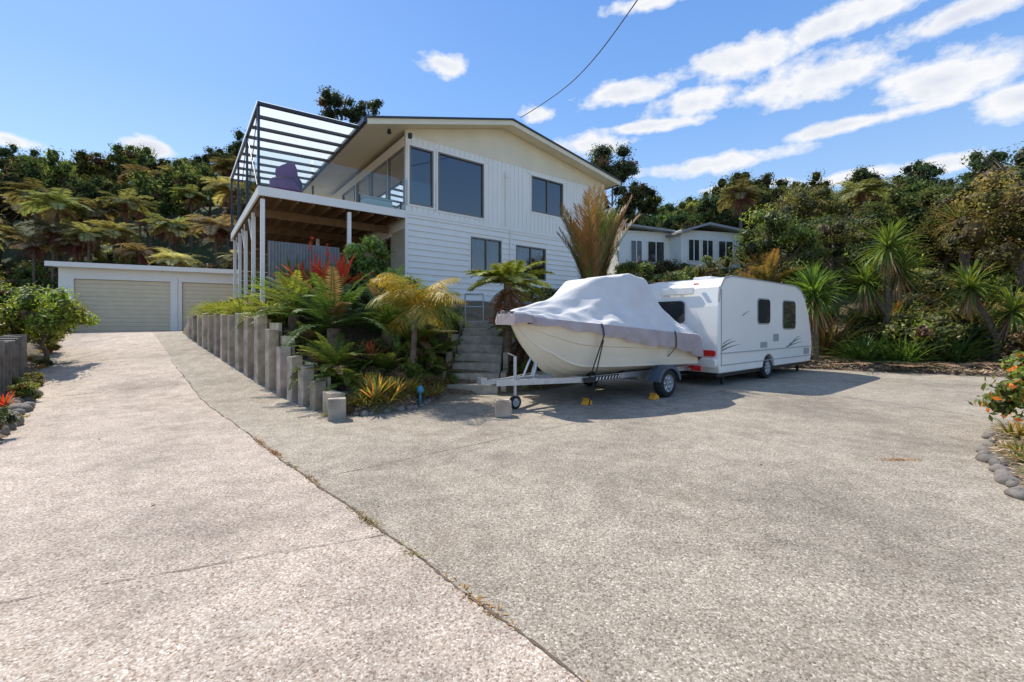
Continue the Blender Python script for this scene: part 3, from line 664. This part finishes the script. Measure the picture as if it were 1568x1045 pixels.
# deck
D=empty('timber_deck',(-3.39,13.8,0),HA); DX=-4.1; DY=7.6
mb=MB(); y=.02
while y<DY-.05: mb.box(DX+.05,-.06,y,y+.138,5.02,5.06); y+=.14
part(mb,'deck_boards',M_joist,D)
mb=MB(); x=DX+.08
while x<-.1: mb.box(x,x+.045,.06,DY-.05,4.8,5.015); x+=.42
for y in (1.2,3.6,6.2): mb.box(DX+.06,-.1,y,y+.09,4.56,4.795)
part(mb,'joists',M_joist,D)
mb=MB(); mb.box(DX-.02,-.03,-.03,.03,4.86,5.1); mb.box(DX-.02,DX+.03,.035,DY,4.86,5.1); mb.box(DX-.02,-.03,DY+.005,DY+.05,4.8,5.1)
part(mb,'fascia',M_white,D)
mb=MB()
for (x,y) in [(DX+.1,.12),(DX+.1,1.9),(DX+.1,3.8),(DX+.1,5.6),(DX+.1,7.4),(-1.75,.12),(-1.75,3.8)]:
    mb.box(x-.05,x+.05,y-.05,y+.05,1.2,4.795)
for y in (1.9,3.8,5.6):
    mb.add([(DX+.07,y,3.9),(DX+.13,y,3.9),(DX+.13,y+.9,4.79),(DX+.07,y+.9,4.79),(DX+.07,y,3.75),(DX+.13,y,3.75),(DX+.13,y+1.05,4.79),(DX+.07,y+1.05,4.79)],[(0,1,2,3),(4,7,6,5),(0,3,7,4),(1,5,6,2)])
part(mb,'posts',M_white,D)
mb=MB(); g2=MB()
for x in np.arange(DX+.04,-.1,1.3): g2.add([(x,.0,5.15),(x+1.24,.0,5.15),(x+1.24,.0,6.1),(x,.0,6.1)],[(0,1,2,3)])
for y in np.arange(.05,DY-.9,1.25): g2.add([(DX+.02,y,5.15),(DX+.02,y+1.2,5.15),(DX+.02,y+1.2,6.1),(DX+.02,y,6.1)],[(0,1,2,3)])
for x in np.arange(DX+.02,-.1,1.3): mb.box(x-.02,x+.02,-.02,.02,5.1,5.35)
part(g2,'glass_balustrade',M_glassb,D)
sc=MB(); xx=np.linspace(-3.85,-1.95,150); P=np.stack([np.stack([xx,.35+.02*np.sin(xx*80),0*xx+z],-1) for z in (2.3,3.75)],0); sc.grid(P); part(sc,'corrugated_screen',M_corr,D,True)
# dark slatted screens along the far sides under the deck
mb=MB()
for k in range(14): mb.box(DX+.3,-.15,DY-.1,DY-.06,2.1+k*.19,2.1+k*.19+.165)
part(mb,'rear_slat_screen',M_joist,D)
PX1=-1.5; pz=lambda x: 7.22+(x-DX)*.035
mb=MB()
for y in (0.05,2.5,5.0,7.5):
    mb.box(DX-.03,DX+.03,y-.03,y+.03,5.1,7.2)
for x in np.arange(DX+.02,-.1,1.3): mb.box(x-.02,x+.02,-.02,.02,5.1,5.35)
mb.box(DX-.035,DX+.035,-.05,DY,7.21,7.3)
y=.0
while y<DY:
    mb.prism([(DX,7.22),(PX1,pz(PX1)),(PX1,pz(PX1)+.07),(DX,7.29)],y-.06,y+.06); y+=.84
mb.cone((DX,.3,5.2),(DX,2.4,7.2),.015,.015); mb.cone((DX,2.4,5.2),(DX,.2,7.2),.012,.012); mb.cone((DX,4.9,5.2),(DX,2.6,7.2),.012,.012)
part(mb,'pergola_frame',M_darktrim,D)
mb=MB(); mb.add([(DX-.05,-.05,7.305),(PX1,-.05,7.4),(PX1,DY,7.4),(DX-.05,DY,7.305)],[(0,1,2,3)]); part(mb,'polycarbonate_roof',M_poly,D)
def revolve(mb,prof,seg=14,c=(0,0),m=0):
    th=np.linspace(0,2*math.pi,seg+1)[:,None]; pr=np.array(prof)
    P=np.stack([c[0]+np.cos(th)*pr[:,0],c[1]+np.sin(th)*pr[:,0],0*th+pr[:,1]],-1); mb.grid(P,m=m)
def dpt(lx,ly,z): ca,sa=math.cos(HA),math.sin(HA); return (-3.39+lx*ca-ly*sa,13.8+lx*sa+ly*ca,z)
for lx,ly,r in ((-3.45,.5,.3),(-3.2,1.1,2.2)):
    mb=MB(); revolve(mb,[(.3,0),(.32,.1),(.34,.4),(.3,.44),(.0,.44)])
    th=np.linspace(-1.9,1.9,16)[:,None]; h=np.array([.44,.6,.8,.95])[None,:]; rr=np.array([.35,.38,.36,.3])[None,:]
    hh=.44+(h-.44)*(.35+.65*np.cos(th*.55)**2)
    P=np.stack([np.cos(th)*rr,np.sin(th)*rr,hh],-1); mb.grid(P); P2=P*np.array((.86,.86,1)); mb.grid(P2)
    obj('wicker_chair',mb.mesh('wicker_chair',[M_purple],True),None,dpt(lx,ly,5.06),r)
mb=MB(); mb.box(-.45,.45,-.22,.22,.0,.35); mb.box(-.48,.48,-.25,.25,.352,.4); obj('deck_planter_box',mb.mesh('p',[simple('pale_planter',(.5,.62,.62),.6)]),None,dpt(-.75,.6,5.062),HA,bevel=.02)
cu=bpy.data.curves.new('power_line','CURVE'); cu.dimensions='3D'; cu.bevel_depth=.014
pts=[(.3,15.7,8.98),(1.25,14.2,8.85),(2.2,12.5,8.88),(2.97,10,9.05),(4.6,4,9.6),(6.5,-4,10.8)]
s=cu.splines.new('NURBS'); s.points.add(len(pts)-1); s.use_endpoint_u=True; s.order_u=3
for q,a in zip(s.points,pts): q.co=(*a,1)
cu.materials.append(M_black); o=bpy.data.objects.new('power_line',cu); COL.objects.link(o)
# garage
GA=math.atan2(2.5,5.1); Ga=empty('double_garage',(-17.9,17.0,1.15),GA); GL=8.3
mb=MB(); mb.box(0,.45,0,.2,-.1,2.6); mb.box(3.55,3.95,0,.2,-.1,2.6); mb.box(7.05,GL,0,.2,-.1,2.6); mb.box(.45,3.55,0,.2,2.13,2.6); mb.box(3.95,7.05,0,.2,2.13,2.6)
mb.box(0,.2,.2,6,-.1,2.6); mb.box(GL-.2,GL,.2,6,-.1,2.6); mb.box(.2,GL-.2,5.8,6,-.1,2.6)
mb.box(3.7,3.8,-.05,-.001,0,2.3)
part(mb,'walls',M_white,Ga)
mb=MB()
for x0,x1 in ((.46,3.54),(3.96,7.04)):
    z=.01
    while z<2.1:
        mb.prism([(.1,z),(.085,z+.02),(.085,z+.15),(.1,z+.175),(.14,z+.175),(.14,z)],x0,x1,axis='x'); z+=.176
part(mb,'roller_doors',M_garage,Ga)
mb=MB(); mb.box(-.25,GL+.25,-.3,6.2,2.6,2.72); part(mb,'roof',simple('garage_roof',(.6,.6,.58),.5),Ga)
mb=MB(); mb.box(-.27,GL+.27,-.34,-.301,2.56,2.75); part(mb,'fascia',M_white,Ga)
NH=empty('neighbour_house',(6.7,27.0,0),.25)
mb=MB(); mb.box(0,3.6,0,6,3,7.35); mb.box(3.6,8.0,-1.2,6,3,7.3)
part(mb,'walls',M_white,NH)
mb=MB(); mb.prism([(-.5,7.72),(3.7,7.42),(3.7,7.3),(-.5,7.58)],-.5,6.5); mb.prism([(3.3,7.15),(5.3,7.75),(8.6,7.35),(8.6,7.22),(5.3,7.6),(3.3,7.02)],-1.7,6.5)
part(mb,'roof',simple('grey_roof',(.3,.3,.3),.5),NH)
mb=MB()
for x0,x1,yy_ in ((.8,1.6,-.03),(2,3.2,-.03),(4.1,4.9,-1.23),(5.1,5.9,-1.23),(6.3,7.4,-1.23)): mb.box(x0,x1,yy_,yy_+.02,5.4,6.7)
part(mb,'windows',M_cwin,NH)
mb=MB()
for x0,x1,yy_ in ((.8,1.6,-.05),(2,3.2,-.05),(4.1,4.9,-1.25),(5.1,5.9,-1.25),(6.3,7.4,-1.25)):
    for a in (x0,(x0+x1)/2,x1): mb.box(a-.03,a+.03,yy_,yy_+.019,5.4,6.7)
    mb.box(x0-.03,x1+.03,yy_-.001,yy_+.018,6.7,6.76); mb.box(x0-.03,x1+.03,yy_-.001,yy_+.018,5.34,5.4)
part(mb,'window_frames',M_white,NH)
mb=MB()
for i in range(11):
    t=i/10; x=-9.05*(1-t)-11.2*t; y=7.3*(1-t)+9.75*t; z=float(G(x,y)); q=U(.7,1.1); obox(mb,(x,y),z-.1,z+1.15-.1*t+U(-.02,.02),.15,.05,.85,(q,q,q*.95))
obj('timber_fence',mb.mesh('timber_fence',[simple('dark_fence_timber',(.22,.19,.16),.9,.35,5,bump=.7,vc=True)]),bevel=.01)
# ------------------------------------------------------------ boat
def wheel(mb,c,r,w,mt=0,mr=1,seg=28):
    prof=[(r*.62,-w/2),(r*.9,-w/2),(r,-w*.32),(r,w*.32),(r*.9,w/2),(r*.62,w/2)]
    th=np.linspace(0,2*math.pi,seg+1)[:,None]; pr=np.array(prof)
    P=np.stack([c[0]+np.cos(th)*pr[:,0],0*th+c[1]+pr[:,1],c[2]+np.sin(th)*pr[:,0]],-1); mb.grid(P,m=mt)
    pr=np.array([(r*.62,-w*.46),(r*.56,-w*.3),(r*.22,-w*.26),(r*.2,-w*.42),(0,-w*.42)])
    P=np.stack([c[0]+np.cos(th)*pr[:,0],0*th+c[1]+pr[:,1],c[2]+np.sin(th)*pr[:,0]],-1); mb.grid(P,m=2)
    for k in range(6):
        a=k*math.pi/3; d=np.array((math.cos(a),0,math.sin(a))); n_=np.array((-d[2],0,d[0]))
        p0=np.array(c)+np.array((0,-w*.4,0)); V=[p0+d*r*.15+n_*r*.09,p0+d*r*.15-n_*r*.09,p0+d*r*.62-n_*r*.07,p0+d*r*.62+n_*r*.07]
        V2=[v+np.array((0,w*.12,0)) for v in V]; mb.add(V+V2,[(0,1,2,3),(0,4,5,1),(2,6,7,3),(1,5,6,2),(3,7,4,0)],m=mr)
B=empty('covered_boat_on_trailer',(.1,7.7,0),HA)
n=90; t=np.linspace(0,1,n); xb=-.15+4.5*t
bs=1.02*np.clip(1-(1-np.clip(t/.55,0,1))**2.2,0,1)**.8+.03; bs[t>.55]=1.05
zs=1.62-.42*t**.7
stem=np.clip(t/.3,0,1)
zk=.42+ (1.5-.42)*(1-stem)**2.2
bc=bs*np.interp(t,[0,.15,.4,1],[.3,.55,.8,.88]); zc=zk+np.interp(t,[0,.15,.4,1],[.05,.3,.28,.2])
zc=np.minimum(zc,zs-.08)
mb=MB()
def sect(i):
    k=[(0,zk[i]),(bc[i]*.45,zk[i]+(zc[i]-zk[i])*.43),(bc[i]*.47,zk[i]+(zc[i]-zk[i])*.36),(bc[i]*.72,zk[i]+(zc[i]-zk[i])*.7),(bc[i]*.74,zk[i]+(zc[i]-zk[i])*.63),(bc[i]*.97,zc[i]-.01),(bc[i]+.035,zc[i]-.015),(bc[i]+.035,zc[i]+.025)]
    for f in (.25,.5,.52,.75,1):
        b_=bc[i]+(bs[i]-bc[i])*f**.8+(.025 if f>.5 else 0); k.append((b_,zc[i]+(zs[i]-zc[i])*f))
    return k
for sg in (-1,1):
    P=np.array([[(xb[i],sg*a,b_) for a,b_ in sect(i)] for i in range(n)])
    for j in range(P.shape[1]-1): mb.grid(P[:,j:j+2])
k=sect(n-1); V=[(xb[-1],a,b_) for a,b_ in k]+[(xb[-1],-a,b_) for a,b_ in k[::-1][:-1]]; mb.add(V,[tuple(range(len(V)))])
part(mb,'hull',M_gel,B,True)
nv=101; v=np.linspace(-1,1,nv)
xc=-.27+4.85*t
ridge=np.interp(t,[0,.05,.2,.3,.38,.45,.56,.66,.82,.93,1],[1.66,1.74,1.93,2.15,2.36,2.4,2.52,2.46,1.98,1.68,1.33])
hem=np.interp(t,[0,.1,.5,.7,.85,1],[1.5,1.46,1.1,1.0,.86,.66])
bw=np.interp(xc,xb,bs)+.05; bw[:5]=np.maximum(bw[:5],np.array([.25,.33,.4,.45,.5]))
bw=np.where(t>.93,bw*np.interp(t,[.93,1],[1,.8]),bw)
tp=np.interp(t,[0,.25,.4,.55,.68,.85,1],[.08,.12,.42,.5,.5,.3,.25])
zse=np.interp(xc,xb,zs)+.04; zse=np.where(t>.9,np.interp(t,[.9,1],[float(np.interp(.9,t,zse)),1.05]),zse)
def tri(x): x=x/(2*math.pi); return 2*abs(2*(x-math.floor(x+.5)))-1
P=np.zeros((n,nv,3))
for i in range(n):
    for j,vv in enumerate(v):
        a=abs(vv)
        if a<.82:
            q=a/.82; f=0 if q<tp[i] else (q-tp[i])/(1-tp[i])
            z=ridge[i]-(ridge[i]-zse[i])*(f*(.85+.15*f))-.14*math.sin(math.pi*f)*(ridge[i]-zse[i])
            y=bw[i]*q
            an=math.atan2(f+.12,(t[i]-.55)*2.2)
            fold=.055*tri(an*12+(2 if vv>0 else 0)+math.sin(f*5))*f*(1.15-f)*2.2+.018*tri(t[i]*75+f*9)*f+.015*math.sin(t[i]*19+f*14)+.01*math.sin(t[i]*47-f*23)
            z+=fold
        else:
            q=(a-.82)/.18; z=zse[i]+(hem[i]-zse[i])*q+.02*math.sin(t[i]*55)*q; y=bw[i]+.03*math.sin(q*2)+.034*math.sin(t[i]*70+math.sin(t[i]*31))*q
        P[i,j]=(xc[i],math.copysign(y,vv) if vv else 0,z)
a=10; mb=MB(); mb.grid(P[:,a-1:nv-a+1])
for e in (0,-1):
    pr=P[e,a-1:nv-a+1]; mb.add(pr,[tuple(range(len(pr)))])
part(mb,'cover',M_cover,B,True)
mb=MB(); mb.grid(P[:,:a]); mb.grid(P[:,nv-a:])
e0=P[0]; lo=e0.copy(); lo[:,2]=1.47; lo[:,0]-=.01; mb.grid(np.stack([e0,lo],0)); e1=P[-1]; lo=e1.copy(); lo[:,2]=.66; lo[:,0]+=.02; mb.grid(np.stack([e1,lo],0))
part(mb,'cover_skirt',M_cover2,B,True)
mb=MB()
for tt in (.3,.72):
    i=int(tt*(n-1)); pr=P[i]
    pts_=[(pr[k,0],pr[k,1]*1.01-.006,pr[k,2]+.012) for k in list(range(0,11))]
    pts_=[(pr[0,0]+.02,-.66,.5)]+pts_
    for k in range(len(pts_)-1):
        q0=np.array(pts_[k]);q1=np.array(pts_[k+1]); mb.add([q0-(.018,0,0),q0+(.018,0,0),q1+(.018,0,0),q1-(.018,0,0)],[(0,1,2,3)])
mb.cone((1.05,-.74,.02),(1.2,-.95,1.2),.012,.012)
part(mb,'straps',M_black,B)
mb=MB()
for sg in (-1,1):
    mb.box(1.1,4.5,sg*.62-.03,sg*.62+.03,.42,.52)
    mb.add([(a_,sg*b_+c_,z) for a_,b_ in ((-.5,.02),(1.1,.62)) for c_ in (-.03,.03) for z in (.42,.52)],[(0,1,3,2),(4,6,7,5),(0,4,5,1),(2,3,7,6),(1,5,7,3),(0,2,6,4)])
for x in (1.2,2.4,3.6,4.4): mb.box(x,x+.06,-.59,.59,.43,.5)
mb.box(-.75,.9,-.035,.035,.46,.54); mb.box(-.82,-.7,-.06,.06,.47,.58)
mb.box(2.98,3.06,-.95,.95,.27,.33)
for sg in (-1,1): mb.box(2.7,3.4,sg*.62-.02,sg*.62+.02,.33,.415)
mb.cone((.35,0,.5),(.52,0,1.1),.045,.035); mb.cone((.9,0,.5),(.52,0,1.0),.03,.03); mb.box(.4,.62,-.09,.09,.95,1.12)
mb.cone((-.15,-.12,.12),(-.15,-.12,.92),.03,.03); mb.cone((-.15,-.12,.92),(-.3,-.12,.98),.012,.012); mb.box(-.2,-.05,-.14,.0,.44,.56)
mb.cone((.12,.0,.52),(.3,0,.86),.02,.02)
part(mb,'trailer_frame',M_galv,B)
mb=MB()
for sg in (-1,1):
    for x in (1.5,2.4,3.3,4.2): mb.cone((x,sg*.38-.06,.5),(x,sg*.38+.06,.53),.07,.07)
    mb.box(1.3,4.4,sg*.33-.02,sg*.33+.02,.45,.49)
mb.cone((.45,-.1,1.18),(.45,.1,1.18),.06,.06)
part(mb,'rollers',M_black,B)
mb=MB()
for y in (-1.0,1.0): wheel(mb,(3.02,y,.29),.29,.19)
wheel(mb,(-.15,-.12,.12),.12,.07)
part(mb,'wheels',[M_rubber,M_alloy,M_grey],B,True)
mb=MB()
for y in (-1.0,1.0):
    th=np.linspace(.15,math.pi-.15,14); P=np.stack([np.stack([3.02+.4*np.cos(th),0*th+y+d,.29+.36*np.sin(th)],-1) for d in (-.13,-.12,.12,.13)],0); mb.grid(P)
    P=np.stack([np.stack([3.02+r_*np.cos(th),0*th+y-.13,.29+r_*.9*np.sin(th)],-1) for r_ in (.4,.33)],0); mb.grid(P)
part(mb,'mudguards',M_blue,B)
mb=MB(); mb.box(1.0,2.0,-.685,-.655,.43,.51); part(mb,'trailer_sign_strip',M_black,B)
mb=MB()
for k in range(8): mb.add([(1.3+k*.09,-.688,.44),(1.33+k*.09,-.688,.44),(1.36+k*.09,-.688,.5),(1.33+k*.09,-.688,.5)],[(0,1,2,3)])
part(mb,'sign_stripes',M_white,B)
mb=MB(); mb.cone((4.52,-.8,.5),(4.52,.8,.5),.03,.03); mb.box(4.5,4.56,-.95,-.7,.42,.54); mb.box(4.5,4.56,.7,.95,.42,.54); part(mb,'light_bar',M_red,B)
def hp(x,y): ca,sa=math.cos(HA),math.sin(HA); return (.1+x*ca-y*sa,7.7+x*sa+y*ca,0)
for x,y in ((2.62,-1.02),(1.15,-.6)):
    mb=MB(); mb.prism([(-.09,.004),(.08,.004),(.06,.08),(-.02,.1)],-.07,.07); mb.box(-.06,.0,-.072,.072,.105,.118); obj('wheel_chock',mb.mesh('wheel_chock',[M_yel]),None,hp(x,y),HA,bevel=.008)
mb=MB(); mb.box(-.13,.13,-.1,.1,.004,.25,(1,.95,.9)); mb.box(-.11,.11,-.08,.08,.251,.27,(1,.95,.9)); obj('timber_block',mb.mesh('timber_block',[M_wood]),None,(-.15,6.95,0),.15,bevel=.015)
# ------------------------------------------------------------ caravan
C=empty('caravan',(4.78,9.98,0),HA); CW=2.1
prof=[(.06,.32),(.0,.55),(.0,1.2),(.03,1.9),(.1,2.35),(.3,2.56),(.7,2.63),(3.0,2.63),(4.6,2.58),(5.0,2.47),(5.35,2.2),(5.62,1.75),(5.82,1.2),(5.88,.8),(5.82,.45),(5.7,.32)]
wa=[(5.0,.32),(3.12,.32)]+[(2.74+.38*math.cos(a),.32+.34*math.sin(a)) for a in np.linspace(.1,math.pi-.1,9)]+[(2.36,.32),(1,.32)]
mb=MB(); mb.prism((prof+wa)[::-1],0,CW)
o=part(mb,'body',M_cara,C,bevel=.05); o.modifiers['b'].segments=3; o.modifiers['b'].angle_limit=math.radians(50)
mb=MB(); mb.box(.12,5.7,.1,CW-.1,.22,.35); mb.box(2.25,3.25,.25,CW-.25,.3,.7); mb.box(5.6,7.0,CW/2-.05,CW/2+.05,.35,.45); mb.cone((6.7,CW/2,.1),(6.7,CW/2,.8),.03,.03)
mb.box(.5,.56,.15,.21,.02,.3); mb.box(5.2,5.26,.15,.21,.02,.3)
part(mb,'chassis',M_black,C)
mb=MB()
for y in (.12,CW-.12): wheel(mb,(2.74,y,.3),.3,.18)
part(mb,'wheels',[M_rubber,M_alloy,M_grey],C,True)
def rrect(x0,x1,z0,z1,r,k=5):
    o_=[]
    for cx,cz,a0 in ((x1-r,z1-r,0),(x0+r,z1-r,90),(x0+r,z0+r,180),(x1-r,z0+r,270)):
        for i in range(k+1): a=R_(a0+90*i/k); o_.append((cx+r*math.cos(a),cz+r*math.sin(a)))
    return o_
mb=MB(); fr=MB()
for x0,x1,z0,z1 in ((2.05,2.75,1.5,2.12),(3.65,4.5,1.35,2.12)):
    mb.prism(rrect(x0,x1,z0,z1,.1),-.03,-.001); fr.prism(rrect(x0-.035,x1+.035,z0-.035,z1+.035,.12),-.012,-.0005)
mb.prism([(y,z) for y,z in rrect(.85,1.75,1.5,2.05,.1)],-.035,.012,axis='x')
part(mb,'windows',M_cwin,C); part(fr,'window_seals',M_grey,C)
mb=MB(); mb.box(.1,5.75,-.018,-.0005,.78,.8); mb.box(.1,5.8,-.015,-.0005,.5,.52); mb.box(.12,.14,-.012,.0,.5,2.3)
mb.prism(rrect(3.0,3.35,1.0,1.2,.03),-.012,-.0004); mb.prism(rrect(2.2,2.6,.85,1.0,.03),-.012,-.0004); mb.prism(rrect(5.2,5.6,.56,.74,.03),-.014,-.0004)
part(mb,'side_trim',M_grey,C)
mb=MB()
def swoosh(x0,z0,L,h,s=1,y=-.004):
    k=12; a=np.linspace(0,1,k); top=np.stack([x0+L*a,0*a+y,z0+h*np.sin(a*1.6)],-1); bot=np.stack([x0+L*a,0*a+y,z0+h*np.sin(a*1.6)-(.05*(1-a)+.005)*s],-1); mb.grid(np.stack([top,bot],0))
swoosh(.15,.95,.7,.12); swoosh(.15,.88,.95,.1,.7); swoosh(.2,1.02,.45,.1,.6); swoosh(4.1,.9,.9,.14); swoosh(3.9,.84,1.3,.1,.7); swoosh(4.4,1.0,.6,.12,.6); swoosh(1.2,1.7,.4,.1,.6)
part(mb,'decals',simple('green_grey_decal',(.12,.17,.15),.4),C)
mb=MB()
for y0_ in (.06,CW-.5):
    mb.prism(rrect(y0_,y0_+.44,.72,.86,.05),-.04,.01,axis='x')
mb.box(-.02,.05,.5,.6,2.42,2.46)
part(mb,'tail_lights',M_red,C)
mb=MB(); mb.prism(rrect(.03,CW-.03,.45,.68,.08),-.09,.02,axis='x'); mb.prism(rrect(.6,CW-.6,2.2,2.38,.05),-.02,.04,axis='x'); mb.box(1.2,1.7,.8,1.3,2.63,2.74); mb.box(3.4,3.9,.8,1.3,2.62,2.74)
part(mb,'bumper_and_vents',M_cara,C,bevel=.02)
mb=MB(); mb.box(-.105,-.0905,.8,1.3,.48,.6); part(mb,'number_plate',M_white,C)
mb=MB(); mb.prism([(.02,2.0),(.08,2.36),(.26,2.57),(.66,2.655),(4.6,2.605),(5.02,2.49),(5.38,2.22),(5.36,2.2),(5.0,2.465),(4.6,2.575),(.7,2.625),(.3,2.54),(.11,2.33),(.05,2.0)],-.01,.03); part(mb,'awning_rail',M_grey,C)
mb=MB(); mb.cone((0,0,-.05),(0,0,.18),.02,.02); revolve(mb,[(.0,.3),(.05,.27),(.07,.2),(.04,.16),(0,.15)]); obj('garden_lamp',mb.mesh('garden_lamp',[simple('blue_glaze',(.05,.3,.5),.3)],True),None,(-1.65,7.75,Tz(-1.65,7.75)))
# ------------------------------------------------------------ camera, light, sky
cam=bpy.data.cameras.new('camera'); cam.lens=15.15; cam.sensor_width=36; cam.shift_y=-.0175; cam.clip_end=2000; cam.clip_start=.05
co_=bpy.data.objects.new('camera',cam); COL.objects.link(co_); co_.location=(0,0,1.5); co_.rotation_euler=(math.pi/2,0,0); S.camera=co_
el=R_(54); az=math.atan2(-.75,.66)
dv=Vector((math.sin(az)*math.cos(el),math.cos(az)*math.cos(el),math.sin(el)))
sl=bpy.data.lights.new('sun','SUN'); sl.energy=5.0; sl.angle=R_(.53); sl.color=(1,.94,.85)
so=bpy.data.objects.new('sun',sl); COL.objects.link(so); so.rotation_euler=dv.to_track_quat('Z','Y').to_euler(); so.location=(-20,20,40)
w=bpy.data.worlds.new('World'); S.world=w; w.use_nodes=True; nt=w.node_tree; nt.nodes.clear()
out=nt.nodes.new('ShaderNodeOutputWorld'); bg=nt.nodes.new('ShaderNodeBackground'); bg.inputs[1].default_value=.15
sky=nt.nodes.new('ShaderNodeTexSky'); sky.sky_type='NISHITA'; sky.sun_disc=False; sky.sun_elevation=el; sky.sun_rotation=az; sky.ozone_density=2.0; sky.dust_density=.4
tc=nt.nodes.new('ShaderNodeTexCoord'); d=tc.outputs['Generated']
sx=nt.nodes.new('ShaderNodeSeparateXYZ'); nt.links.new(d,sx.inputs[0])
azn=mth(nt,'ARCTAN2',sx.outputs[0],sx.outputs[1]); eln=mth(nt,'ARCSINE',sx.outputs[2])
cb=nt.nodes.new('ShaderNodeCombineXYZ'); nt.links.new(azn,cb.inputs[0]); nt.links.new(eln,cb.inputs[1])
mp=N(nt,'ShaderNodeMapping'); mp.inputs['Scale'].default_value=(1,1.6,1); nt.links.new(cb.outputs[0],mp.inputs[0])
n1=noise(nt,mp.outputs[0],12,6,.6); n2=noise(nt,mp.outputs[0],9,3,.6)
clouds=[(1130,92,95,26),(1250,118,135,32),(1455,120,150,36),(1570,150,100,28),(960,142,72,19),(1060,158,80,20),(1310,22,130,20),(1500,8,130,20),(1000,192,90,9),(1090,252,120,13),(1300,272,110,11),(1440,254,90,13),(1340,182,160,12),(678,97,36,15),(15,215,60,10),(225,225,45,12),(890,222,65,17),(1000,4,75,11),(820,174,26,11),(1140,287,65,7)]
field=None
for (px,py,rx,ry) in clouds:
    a=math.atan((px-784)/660); e=math.atan((495-py)/660*math.cos(a)); ra=rx/660*math.cos(a)**2; re=ry/660*math.cos(a)
    s1=N(nt,'ShaderNodeVectorMath',operation='MULTIPLY_ADD'); nt.links.new(cb.outputs[0],s1.inputs[0]); s1.inputs[1].default_value=(1/ra,1/re,0); s1.inputs[2].default_value=(-a/ra,-e/re,0)
    s3=N(nt,'ShaderNodeVectorMath',operation='LENGTH'); nt.links.new(s1.outputs[0],s3.inputs[0])
    v_=s3.outputs['Value']; field=v_ if field is None else mth(nt,'MINIMUM',field,v_)
field=mth(nt,'SUBTRACT',1.1,field)
fld=mth(nt,'ADD',mth(nt,'MAXIMUM',field,-1.0),mth(nt,'MULTIPLY',mth(nt,'SUBTRACT',n1,.5),2.6))
mask=ramp(nt,fld,[(.0,0.),(.16,.3),(.55,1.)])
shade=ramp(nt,mth(nt,'ADD',mth(nt,'MULTIPLY',fld,.35),mth(nt,'MULTIPLY',n2,.8)),[(.3,(6.7,6.7,6.75)),(.6,(6.2,6.3,6.55)),(.9,(4.9,5.2,5.9))])
hs=N(nt,'ShaderNodeHueSaturation'); hs.inputs['Saturation'].default_value=1.05; hs.inputs['Value'].default_value=1.5; nt.links.new(sky.outputs[0],hs.inputs['Color'])
grad=ramp(nt,sx.outputs[2],[(0.,(4.6,5.5,6.4)),(.2,(2.8,4.3,6.4)),(.42,(1.25,2.85,6.1)),(.6,(.8,2.2,5.6)),(.85,(2.4,3.0,4.6))])
c=mix(nt,.68,hs.outputs[0],grad)
c=mix(nt,mask,c,shade)
nt.links.new(c,bg.inputs[0]); nt.links.new(bg.outputs[0],out.inputs[0])
S.view_settings.view_transform='Standard'; S.view_settings.look='None'; S.view_settings.exposure=0; S.view_settings.gamma=1
